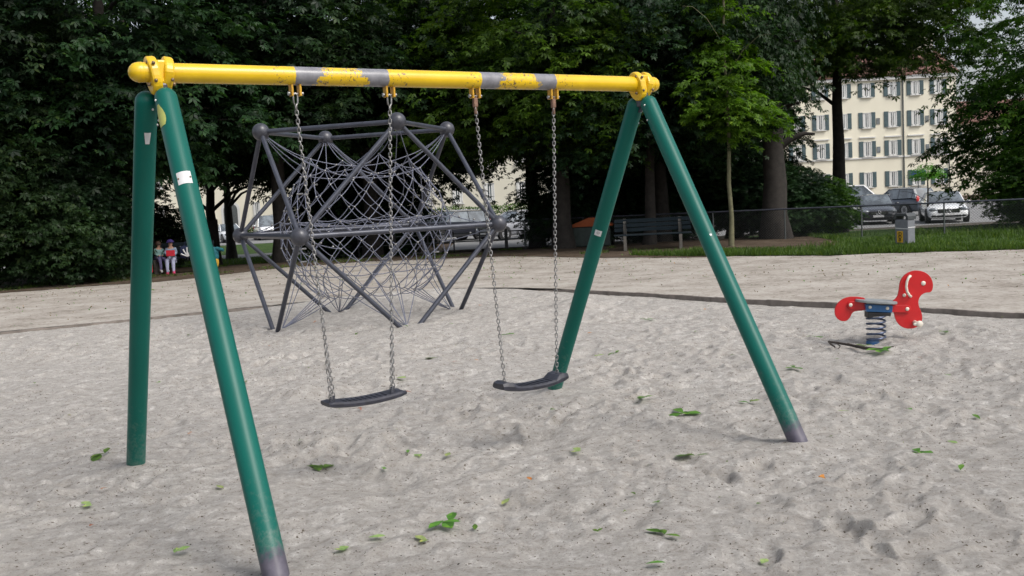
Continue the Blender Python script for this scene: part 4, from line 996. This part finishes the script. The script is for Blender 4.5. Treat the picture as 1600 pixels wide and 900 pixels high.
# ------------------------------------------------------------------ cars
def make_car(name, loc, heading, paint, label, kind='sedan', L=4.6, Wd=1.8, H=1.45, star=False, group='parked cars'):
    t = empty(name, loc, heading, label, 'van' if kind == 'van' else 'car', group); hw = Wd / 2
    S = {'sedan': dict(st=[(-.5, .34, .66), (-.485, .24, .86), (-.42, .2, .97), (-.30, .2, 1.0), (0, .2, .95), (.18, .2, .93), (.32, .2, .86), (.44, .2, .76), (.49, .22, .64), (.5, .34, .52)],
                       gh=[(-.40, .96, .0), (-.27, 1.0, .93), (-.12, 1.0, 1.0), (.02, 1.0, .985), (.21, .93, .0)]),
         'suv': dict(st=[(-.5, .36, .8), (-.49, .26, 1.0), (-.44, .24, 1.08), (-.30, .22, 1.06), (0, .22, 1.03), (.2, .22, 1.02), (.34, .22, .97), (.45, .22, .88), (.49, .24, .74), (.5, .36, .58)],
                     gh=[(-.485, 1.04, .0), (-.40, 1.0, .94), (-.15, 1.0, 1.0), (.04, 1.0, .98), (.24, 1.0, .0)]),
         'van': dict(st=[(-.5, .36, 1.0), (-.495, .28, 1.12), (-.3, .24, 1.12), (0, .24, 1.12), (.2, .24, 1.12), (.36, .24, 1.08), (.46, .24, .98), (.495, .26, .8), (.5, .36, .6)],
                     gh=[(-.498, 1.1, .0), (-.485, 1.0, .97), (-.1, 1.0, 1.0), (.18, 1.0, .98), (.36, 1.0, .0)])}[kind]
    belt = lambda x: np.interp(x, [s[0] for s in S['st']], [s[2] for s in S['st']])
    rows = []
    for (x, zb, zt) in S['st']:
        e = 1 - .14 * abs(x * 2) ** 6 - .03 * abs(x * 2) ** 2; w = hw * e
        rows.append([(x * L, yy * w, zz) for yy, zz in ((-.80, zb), (-.96, zb + .06), (-1.0, zb + (zt - zb) * .45), (-.985, zb + (zt - zb) * .78), (-.90, zt - .03), (-.6, zt + .012), (0, zt + .03), (.6, zt + .012), (.90, zt - .03), (.985, zb + (zt - zb) * .78), (1.0, zb + (zt - zb) * .45), (.96, zb + .06), (.80, zb))])
    k = len(rows[0]); n = len(rows); mb = MB(); mb.add([v for r_ in rows for v in r_], [[i * k + j, i * k + (j + 1) % k, (i + 1) * k + (j + 1) % k, (i + 1) * k + j] for i in range(n - 1) for j in range(k)] + [list(range(k))[::-1], [(n - 1) * k + j for j in range(k)]], True)
    body = mb.build('body', M[paint], t)
    sub = body.modifiers.new('s', 'SUBSURF'); sub.levels = 1; sub.render_levels = 1
    # greenhouse: glass volume, painted roof and pillars
    gh = S['gh']; rows = []; roofz = H
    for (x, e, hh) in gh:
        zb = belt(x) - .02; zt = zb + (roofz - zb) * hh + .01; wb = hw * .90; wt = hw * (.90 - .19 * hh)
        rows.append([(x * L, -wb, zb), (x * L, -wt, zt - .03 * hh), (x * L, -wt * .75, zt), (x * L, 0, zt + .02 * hh), (x * L, wt * .75, zt), (x * L, wt, zt - .03 * hh), (x * L, wb, zb)])
    k = 7; n = len(rows); mb = MB(); mb.add([v for r_ in rows for v in r_], [[i * k + j, i * k + j + 1, (i + 1) * k + j + 1, (i + 1) * k + j] for i in range(n - 1) for j in range(k - 1)], False); gl_ = mb.build('windows', M['glass'], t)
    mb = MB(); rr = rows[1:-1]; vs = [(v[0], v[1] * 1.01, v[2] + .012) for r_ in rr for v in r_[1:6]]; k = 5; n = len(rr)
    vs2 = [(v[0], v[1], v[2] - .03) for v in vs]; base = len(vs)
    fs = [[i * k + j, i * k + j + 1, (i + 1) * k + j + 1, (i + 1) * k + j] for i in range(n - 1) for j in range(k - 1)]
    mb.add(vs, fs, True); mb.add(vs2, fs, True); mb.build('roof', M[paint], t)
    mb = MB()
    for s in (1, 5):
        e_ = 0 if s == 1 else 6
        for i0, i1 in ((0, 1), (n_ := len(rows) - 1, len(rows) - 2)):
            a = rows[i0][e_]; b = rows[i1][s]; mb.tube([a, b], .035, 6)
        for i in range(1, len(rows) - 2): mb.tube([rows[i][s], rows[i + 1][s]], .028, 6)
        mid = rows[2]; mb.tube([(mid[e_][0], mid[e_][1], belt(gh[2][0]) - .02), mid[s]], .028, 6)
        mb.tube([(rows[1][e_][0], rows[1][e_][1], rows[1][e_][2]), rows[1][s]], .03, 6)
    mb.build('pillars', M[paint] if kind != 'x' else M['black'], t)
    wr = .33 if kind == 'sedan' else .36
    for sx in (-.29, .31):
        for sy in (-1, 1):
            yy = sy * (hw * .985); mb = MB(); mb.tube([(sx * L, yy - sy * .20, wr), (sx * L, yy - sy * .02, wr), (sx * L, yy + sy * .008, wr)], [wr, wr, wr * .93], 22, True, False); wh = mb.build('wheel', M['tyre'], t)
            mb = MB(); mb.tube([(sx * L, yy, wr), (sx * L, yy + sy * .016, wr)], wr * .66, 20, True, False)
            rimo = mb.build('rim', M['rim'], wh)
            mb = MB()
            for q in range(10): a = q * PI / 5; mb.box((0, 0, 0), (.03, .006, wr * .5), M=Matrix.Translation((sx * L, yy + sy * .019, wr)) @ Matrix.Rotation(a, 4, 'Y') @ Matrix.Translation((0, 0, wr * .34)))
            mb.build('spokes', M['black'], wh)
            # wheel arch: dark ring seated in the body side
            mb = MB(); mb.tube([(sx * L, yy - sy * .22, wr + .01), (sx * L, yy + sy * .002, wr + .01)], wr * 1.17, 24, True, False); mb.build('wheel_arch', M['black'], t)
    xf = L * .5
    for sy in (-1, 1):
        mb = MB(); mb.ball((xf * .945, sy * hw * .68, .66 if kind == 'sedan' else .76), .11, 12, 8, (1.1, 2.1, .8)); mb.build('headlight', M['headlight'], t)
        mb = MB(); mb.ball((-xf * .965, sy * hw * .76, .80 if kind == 'sedan' else 1.0), .10, 12, 8, (.7, 1.3, 1.0 if kind == 'sedan' else 2.0)); mb.build('taillight', M['taillight'], t)
        mb = MB(); mb.ball((L * .17, sy * (hw + .07), (belt(.17)) + .06), .085, 10, 8, (.6, 1.2, .8)); mb.build('mirror', M[paint], t)
        mb = MB(); mb.ball((xf * .965, sy * hw * .64, .36), .12, 10, 6, (.7, 1.6, .6)); mb.build('air_intake', M['black'], t)
        for dx_ in (.03, -.2): mb = MB(); mb.box((L * dx_, sy * hw * .995, .78), (.16, .02, .025), bev=.005); mb.build('door_handle', M[paint], t)
    gz = .60 if kind == 'sedan' else .72
    mb = MB(); mb.box((xf * .972, 0, gz - .02), (.16, hw * 1.0, .19), bev=.04); gr = mb.build('grille', M['black'], t)
    mb = MB(); mb.box((xf * .972 + .083, 0, gz - .01), (.012, hw * .74, .018)); mb.box((xf * .972 + .083, 0, gz - .06), (.012, hw * .70, .010)); mb.build('grille_bar', M['chrome'], gr)
    if star:
        mb = MB(); c = (xf * .972 + .085, 0, gz - .012)
        mb.tube([(c[0], c[1] + .12 * math.cos(a), c[2] + .12 * math.sin(a)) for a in [q * PI / 10 for q in range(20)]], .012, 6, False, True, True)
        for q in range(3): a = PI / 2 + q * 2 * PI / 3; mb.tube([(c[0] + .002, c[1], c[2]), (c[0] + .002, c[1] + .12 * math.cos(a), c[2] + .12 * math.sin(a))], [.02, .008], 6)
        mb.build('emblem', M['chrome'], gr)
    mb = MB(); mb.box((xf * .985, 0, .34), (.10, hw * 1.1, .10), bev=.02); mb.build('bumper_intake', M['black'], t)
    mb = MB(); mb.box((xf * 1.015, 0, .43), (.03, .50, .11)); mb.build('number_plate', M['white'], t)
    mb = MB(); mb.box((-xf * 1.0, 0, .62), (.03, .50, .11)); mb.build('number_plate', M['white'], t)
    if kind != 'sedan':
        mb = MB()
        for sy in (-1, 1): mb.tube([(-L * .36, sy * hw * .66, H + .045), (L * .0, sy * hw * .66, H + .045)], .018, 6)
        mb.build('roof_rail', M['chrome'], t)
    return t
ZR = -.63
make_car('parked_car', (21.5, 49.7, ZR), R(-107), 'carwhite', 'white sedan parked facing the playground right of the litter bin', 'sedan', 4.6, 1.95, 1.47, True)
make_car('parked_car', (18.9, 51.8, ZR), R(-106), 'carblack', 'black sedan with a star emblem on its grille left of the litter bin', 'sedan', 4.5, 1.85, 1.45, True)
make_car('parked_car', (23.8, 61.0, ZR), R(112), 'carnavy', 'dark slate estate seen from behind between the black and white sedans', 'suv', 4.4, 1.85, 1.62)
make_car('parked_van', (21.2, 62.5, ZR), R(-20), 'carwhite', 'white van behind the black sedan', 'van', 4.9, 1.95, 1.95)
make_car('parked_car', (-3.3, 58.0, ZR), R(-140), 'carblack', 'dark suv with roof rails behind the climbing net', 'suv', 4.7, 1.9, 1.7)
make_car('parked_car', (.35, 56.4, ZR), R(-142), 'cargrey', 'grey sedan behind the right ball joint of the climbing frame', 'suv', 4.5, 1.82, 1.52)
make_car('parked_car', (-5.6, 62.5, ZR), R(-120), 'carsilver', 'silver car mostly hidden behind the climbing net left of the suv', 'sedan', 4.4, 1.8, 1.45)
make_car('parked_car', (2.4, 60.5, ZR), R(60), 'carwhite', 'white car with red rear light half hidden by the trunk right of the grey car', 'sedan', 4.4, 1.8, 1.45)
make_car('parked_van', (-19.7, 82.0, ZR), R(-70), 'carwhite', 'white van seen behind the left ball joint of the climbing frame', 'van', 4.6, 1.9, 1.95)
make_car('parked_car', (-22.3, 80.0, ZR), R(-60), 'carwhite', 'white car beside the thin trunk in front of the cream building', 'sedan', 4.4, 1.8, 1.45)
make_car('parked_car', (-13.8, 78.0, ZR), R(-70), 'carsilver', 'silver car seen through the left part of the climbing net', 'sedan', 4.4, 1.8, 1.45)

# ------------------------------------------------------------------ buildings
def window(parent, x, z, y, w=.95, h=1.5, shut=True, sw_=.5):
    w *= .9; h *= .98; sw_ *= .78
    f = MB()
    for dx in (-w / 2 + .05, 0, w / 2 - .05): f.box((x + dx, y - .06, z), (.09 if dx else .07, .06, h))
    for dz in (-h / 2 + .045, h / 2 - .045): f.box((x, y - .065, z + dz), (w - .002, .05, .088))
    f.box((x, y - .10, z - h / 2 - .05), (w + .2, .2, .08)); fo = f.build('window', M['plasterwhite'], parent)
    p = MB(); p.box((x, y - .03, z), (w - .05, .03, h - .05)); p.build('pane', M['glass'], fo)
    c = MB(); c.box((x - w * .27, y - .047, z), (w * .2, .006, h - .2)); c.box((x + w * .27, y - .047, z), (w * .2, .006, h - .2)); c.build('curtain', M['plasterwhite'], fo)
    if shut:
        for s in (-1, 1):
            q = MB(); q.box((x + s * (w / 2 + sw_ / 2 + .01), y - .05, z), (sw_, .05, h + .05))
            for k in range(8): q.box((x + s * (w / 2 + sw_ / 2 + .01), y - .085, z - h / 2 + .12 + k * (h - .2) / 7), (sw_ - .1, .02, .05))
            q.build('shutter', M['shutter'], fo)
def gable_roof(name, x0, x1, y0, y1, z, hgt, parent, ov=.5):
    mb = MB(); mb.prism([(y0 - ov, z), ((y0 + y1) / 2, z + hgt), (y1 + ov, z), (y1 + ov, z + .15), ((y0 + y1) / 2, z + hgt + .18), (y0 - ov, z + .15)], 0, x1 - x0 + 2 * ov * 0 + .4, M=Matrix.Translation((x0 - .2, 0, 0)) @ Matrix(((0, 1, 0, 0), (1, 0, 0, 0), (0, 0, 1, 0), (0, 0, 0, 1))))
    return mb.build(name, M['rooftile'], parent)
YB = 100.0
b1 = empty('apartment_building', (0, YB, -.65), 0, 'four storey pale yellow apartment building with green shutters on the right', 'building')
mb = MB(); mb.box(((22 + 44.7) / 2, 6.5, 6.15), (22.7, 13, 12.3)); mb.build('wall', M['plaster'], b1)
cols = [24.2, 26.5, 28.9, 31.27, 33.5, 35.85, 38.37, 40.65, 42.93]
for zz in (2.29, 5.32, 8.14, 11.07):
    for cx_ in cols: window(b1, cx_, zz, 0, .95, 1.5 if zz < 11 else 1.35)
for zz in (5.4, 8.2): 
    q = MB(); q.box((36.95, -.03, zz - .2), (.35, .05, .6)); q.box((41.8, -.03, zz - .2), (.35, .05, .6)); q.build('small_window', M['glass'], b1)
mb = MB(); mb.box((33.35, -.06, 4.43), (22.7, .12, .14)); mb.box((33.35, -.12, 12.12), (22.9, .3, .3))
for cx_ in cols: mb.box((cx_, -.07, 6.45), (1.6, .14, .12))
mb.build('cornice', M['plasterwhite'], b1)
rf = gable_roof('roof', 22, 44.7, 0, 13, 12.3, 3.6, b1, .4)
mb = MB(); mb.box((43.5, 5, 15.0), (1.7, 1.4, 3.4)); mb.box((43.5, 5, 16.8), (1.9, 1.6, .2)); mb.build('chimney', M['plaster2'], rf)
mb = MB(); mb.tube([(39.42, -.1, 0), (39.42, -.1, 12.2)], .07, 8); mb.tube([(43.9, -.1, 0), (43.9, -.1, 4)], .05, 8); mb.build('downpipe', M['fence'], b1)
b1b = empty('rear_building', (0, 112, -.65), 0, 'red roofed building just right of and behind the yellow apartment building', 'building')
mb = MB(); mb.box((56, 6, 4.0), (12, 10, 8.0)); mb.build('wall', M['plaster2'], b1b); gable_roof('roof', 50, 62, 1, 11, 8.0, 2.6, b1b)
for cx_ in (51.5, 54, 56.5): window(b1b, cx_, 6.3, 1, .95, 1.4)

b2 = empty('cream_building', (0, 95, -.65), 0, 'cream building with an arched doorway behind the left part of the climbing frame', 'building')
mb = MB(); mb.box((-25.5, 5.5, 4.8), (23, 11, 9.6)); mb.build('wall', M['plaster'], b2)
for zz in (2.6, 5.6, 8.3):
    for cx_ in (-35, -32.6, -30.2, -27.9, -23.6, -21.4, -19, -16.6): window(b2, cx_, zz, 0, .75, 1.3, False)
dr = MB(); ol = [(-.65, 0), (-.65, 2.3)] + [(.65 * math.cos(PI - k * PI / 10), 2.3 + .65 * math.sin(PI - k * PI / 10)) for k in range(1, 10)] + [(.65, 2.3), (.65, 0)]
dr.prism(ol, -.05, .0, M=Matrix.Translation((-26.1, 0, .3)) ); dd = dr.build('door', M['fence'], b2)
fr = MB(); fr.prism([(p[0] * 1.35, p[1] * 1.06) for p in ol], -.03, .0, M=Matrix.Translation((-26.1, 0, .3))); fr.build('door_surround', M['plasterwhite'], dd)
gable_roof('roof', -37, -14, 0, 11, 9.6, 3, b2, .4)
b3 = empty('grey_building', (0, 82, -.65), 0, 'pale grey building behind the parked suv and hedge', 'building')
mb = MB(); mb.box((-1.5, 5.5, 4.8), (19, 11, 9.6)); mb.build('wall', M['plaster2'], b3)
for zz in (2.9, 5.8, 8.5):
    for cx_ in (-9.2, -6.6, -4.0, -1.4, 1.2, 3.8, 6.4): window(b3, cx_, zz, 0, .9, 1.5, False)
gable_roof('roof', -11, 8, 0, 11, 9.6, 3, b3, .4)
# street sign and lamp
sg = empty('street_sign', (24.5, 60, -.65), 0, 'small dark blue street sign on a pole above the dark estate', 'street sign')
mb = MB(); mb.tube([(0, 0, 0), (0, 0, 2.6)], .03, 8); mb.build('pole', M['fence'], sg); mb = MB(); mb.box((.0, -.04, 2.45), (.9, .03, .42), bev=.005); mb.build('sign_panel', M['signblue'], sg)
lp = empty('street_lamp', (-3.2, 51, -.65), 0, 'street lamp with a flat pale head among the leaves behind the climbing frame', 'street lamp')
mb = MB(); mb.tube([(-1.6, 0, 0), (-1.55, 0, 6.8), (-1.2, 0, 6.95), (0, 0, 6.95)], [.07, .045, .035, .03], 8); mb.build('pole', M['fence'], lp)
mb = MB(); mb.box((.5, 0, 6.95), (1.0, .22, .07), bev=.02); mb.build('lamp_head', M['plasterwhite'], lp)

# ------------------------------------------------------------------ children on the bench
def skin_obj(name, pts, edges, rad, mat, parent, sub=2):
    me = bpy.data.meshes.new(name); me.from_pydata(pts, edges, []); o = bpy.data.objects.new(name, me); COL.objects.link(o)
    o.modifiers.new('skin', 'SKIN'); 
    for i, r_ in enumerate(rad):
        sv = me.skin_vertices[0].data[i]; sv.radius = (r_, r_); sv.use_root = (i == 0)
    sm = o.modifiers.new('sub', 'SUBSURF'); sm.levels = sub; sm.render_levels = sub
    bpy.context.view_layer.update(); dg = bpy.context.evaluated_depsgraph_get(); m2 = bpy.data.meshes.new_from_object(o.evaluated_get(dg)); 
    bpy.data.objects.remove(o); m2.materials.clear(); m2.materials.append(M[mat]); m2.polygons.foreach_set('use_smooth', [True] * len(m2.polygons))
    o = bpy.data.objects.new(name, m2); COL.objects.link(o); o.parent = parent; return o
def child(loc, rz, s, label, top, leg_m, shoe, hat):
    t = empty('person', loc, rz, label, 'person'); S_ = lambda P: [tuple(c * s for c in p) for p in P]
    # sitting, facing -y; hip at z .50
    J = S_([(0, 0, .50), (0, -.01, .62), (0, -.02, .76), (0, -.025, .86), (0, -.03, .93), (0, -.04, 1.0), (0, -.03, 1.06),
            (-.13, -.02, .84), (-.17, -.06, .70), (-.07, -.20, .62), (-.03, -.24, .61), (.13, -.02, .84), (.17, -.06, .70), (.07, -.20, .62), (.03, -.24, .61),
            (-.08, -.03, .50), (-.09, -.33, .50), (-.09, -.38, .25), (-.09, -.38, .08), (-.09, -.47, .05), (.08, -.03, .50), (.10, -.33, .50), (.11, -.42, .26), (.12, -.47, .09), (.13, -.56, .06)])
    E_ = [(0, 1), (1, 2), (2, 3), (3, 4), (4, 5), (5, 6), (3, 7), (7, 8), (8, 9), (9, 10), (3, 11), (11, 12), (12, 13), (13, 14), (0, 15), (15, 16), (16, 17), (17, 18), (18, 19), (0, 20), (20, 21), (21, 22), (22, 23), (23, 24)]
    rad = [.10, .10, .10, .07, .042, .085, .07, .045, .035, .025, .022, .045, .035, .025, .022, .07, .055, .045, .03, .025, .07, .055, .045, .03, .025]
    skin_obj('body', J, E_, [r_ * s for r_ in rad], 'skin', t)
    ti = [0, 1, 2, 3, 7, 8, 9, 11, 12, 13]; mp = {v: i for i, v in enumerate(ti)}
    skin_obj('shirt', [J[i] for i in ti], [(mp[a], mp[b]) for a, b in E_ if a in mp and b in mp], [(rad[i] + .018) * s for i in ti], top, t)
    ti = [0, 15, 16, 17, 18, 20, 21, 22, 23]; mp = {v: i for i, v in enumerate(ti)}
    skin_obj('trousers', [J[i] for i in ti], [(mp[a], mp[b]) for a, b in E_ if a in mp and b in mp], [(rad[i] + .014) * s for i in ti], leg_m, t)
    for a, b in ((18, 19), (23, 24)):
        A_, B_ = Vector(J[a]), Vector(J[b]); mb = MB(); mb.tube([A_ + Vector((0, .02, .06)) * s, A_ + Vector((0, .0, -.02)) * s, B_ + Vector((0, 0, -.01)) * s], [.045 * s, .05 * s, .035 * s], 10); mb.build('shoe', M[shoe], t)
    hc = Vector(J[5]) + Vector((0, 0, .035)) * s
    mb = MB(); mb.ball(tuple(hc + Vector((0, .014, .012)) * s), .108 * s, 16, 10, (.95, 1.0, 1.0))
    if hat == 'cap':
        # cap: upper half dome and brim
        mb = MB(); vs = []; 
        for i in range(6):
            for k in range(16): tt = PI / 2 * i / 5; a = 2 * PI * k / 16; vs.append(tuple(hc + Vector((.118 * math.sin(tt) * math.cos(a), .122 * math.sin(tt) * math.sin(a), .02 + .105 * math.cos(tt))) * s))
        mb.add(vs, [[i * 16 + k, i * 16 + (k + 1) % 16, (i + 1) * 16 + (k + 1) % 16, (i + 1) * 16 + k] for i in range(5) for k in range(16)], True)
        mb.box(tuple(hc + Vector((-.02, -.15, .03)) * s), (.13 * s, .11 * s, .012 * s), bev=.003); mb.build('cap', M['cap'], t)
    else:
        mb = MB(); mb.ball(tuple(hc + Vector((0, .028, .018)) * s), .112 * s, 16, 10, (1.0, .95, 1.0)); mb.ball(tuple(hc + Vector((0, .10, -.04)) * s), .06 * s, 12, 8); mb.build('hair', M['hair'], t)
    for dx in (-.03, .03): mb = MB(); mb.ball(tuple(hc + Vector((dx, -.088, -.015)) * s), .011 * s, 8, 6); mb.build('eye', M['black'], t)
    mb = MB(); mb.ball(tuple(hc + Vector((0, -.10, -.04)) * s), .014 * s, 8, 6); mb.build('nose', M['skin'], t)
    return t
child((-9.28, 27.55, .02), R(8), .84, 'child in a purple cap and grey blue shirt sitting on the bench', 'shirtblue', 'trouser', 'pinkboot', 'cap')
child((-9.64, 27.60, .10), R(38), .74, 'small brown haired child in a mint top sitting on the bench', 'shirtmint', 'trouserdark', 'white', 'hair')
def bag(name, loc, d, mat, label, stripes=None):
    mb = MB(); mb.box((0, 0, d[2] / 2), d, bev=min(d) * .3)
    if name != 'book': mb.tube([(-d[0] * .25, 0, d[2] * .95), (-d[0] * .15, 0, d[2] * 1.3), (d[0] * .15, 0, d[2] * 1.3), (d[0] * .25, 0, d[2] * .95)], .012, 6)
    t = empty(name, loc, R(5), label, 'bag', None); mb.build('bag_body', M[mat], t)
    if stripes:
        mb = MB()
        for k in range(5): mb.tube([(0, -d[1] * .45, d[2] * .15), (math.cos(PI * (k + .5) / 5) * d[0] * .3, -d[1] * .53, d[2] * (.15 + .5 * math.sin(PI * (k + .5) / 5))), (math.cos(PI * (k + .5) / 5) * d[0] * .42, -d[1] * .5, d[2] * (.15 + .72 * math.sin(PI * (k + .5) / 5)))], .022, 6)
        mb.build('stripes', M['white'], t)
bag('red_bag', (-9.80, 27.12, .10), (.24, .18, .62), 'redcloth', 'red cloth bag hanging at the bench beside the small child')
bag('book', (-9.19, 27.22, .54), (.23, .05, .16), 'redcloth', 'red folder on the lap of the child in the cap'); 
bag('striped_bag', (-8.82, 27.55, .45), (.42, .22, .34), 'navy', 'dark bag with white fanned stripes on the bench beside the child in the cap', True)
bag('navy_bag', (-10.9, 27.6, .45), (.55, .3, .30), 'navy', 'dark navy bag on the left end of the children\'s bench')
tb = empty('jacket', (-8.12, 27.5, .22), 0, 'teal and yellow jacket hanging off the right end of the children\'s bench', 'jacket')
mb = MB(); mb.ball((0, 0, .36), .15, 14, 8, (1.1, .5, 1.0)); mb.ball((.05, 0, .24), .12, 14, 8, (.9, .6, 1.0)); mb.tube([(.1, 0, .45), (.3, -.05, .40)], [.06, .045], 8); mb.build('upper', M['teal'], tb)
mb = MB(); mb.ball((.04, -.01, .08), .13, 14, 8, (.8, .5, 1.3)); mb.build('lining', M['yellowcloth'], tb)
for o in bpy.data.objects:
    if o.name.startswith('book'): o['category'] = 'folder'; o.name = 'red_folder'

# ------------------------------------------------------------------ light, sky, camera
world = bpy.data.worlds.new('World'); scene.world = world; world.use_nodes = True; nt = world.node_tree; bg = nt.nodes['Background']
sky = nt.nodes.new('ShaderNodeTexSky'); sky.sky_type = 'NISHITA'; sky.sun_disc = False
EL, AZ = R(50), R(128)      # sun high, out of frame to the right
sky.sun_elevation = EL; sky.sun_rotation = AZ; sky.air_density = 1.0; sky.dust_density = 4.0; sky.ozone_density = 1.0
hs_ = nt.nodes.new('ShaderNodeHueSaturation'); hs_.inputs['Saturation'].default_value = .42; nt.links.new(sky.outputs[0], hs_.inputs['Color']); nt.links.new(hs_.outputs[0], bg.inputs[0]); bg.inputs[1].default_value = .13
sl = bpy.data.lights.new('sun', 'SUN'); sl.energy = 1.15; sl.angle = R(24); sl.color = (1, .96, .9); so = bpy.data.objects.new('sun', sl); COL.objects.link(so)
d = Vector((math.sin(AZ) * math.cos(EL), math.cos(AZ) * math.cos(EL), math.sin(EL))); so.rotation_euler = (-d).to_track_quat('-Z', 'Y').to_euler()

F, PITCH, ROLL, H = 1568.51, .0881, .0529, 1.588
fw = Vector((0, math.cos(PITCH), -math.sin(PITCH))); up = Vector((0, math.sin(PITCH), math.cos(PITCH))); r0 = Vector((1, 0, 0))
rt = r0 * math.cos(ROLL) - up * math.sin(ROLL); u2 = up * math.cos(ROLL) + r0 * math.sin(ROLL)
cd = bpy.data.cameras.new('camera'); cd.lens = 36 * F / 1600; cd.sensor_width = 36; cd.clip_end = 3000; cd.clip_start = .05
co = bpy.data.objects.new('camera', cd); COL.objects.link(co)
Mc = Matrix((( rt.x, u2.x, -fw.x, 0), (rt.y, u2.y, -fw.y, 0), (rt.z, u2.z, -fw.z, H), (0, 0, 0, 1))); co.matrix_world = Mc
scene.camera = co
cd.dof.use_dof = True; cd.dof.focus_distance = 7.0; cd.dof.aperture_fstop = 20.0
scene.render.engine = 'CYCLES'; scene.render.resolution_x = 1024; scene.render.resolution_y = 576
vs_ = scene.view_settings; vs_.view_transform = 'Standard'; vs_.look = 'None'; vs_.exposure = .60; vs_.gamma = 1; vs_.use_curve_mapping = False
scene.cycles.max_bounces = 6; scene.cycles.transparent_max_bounces = 8
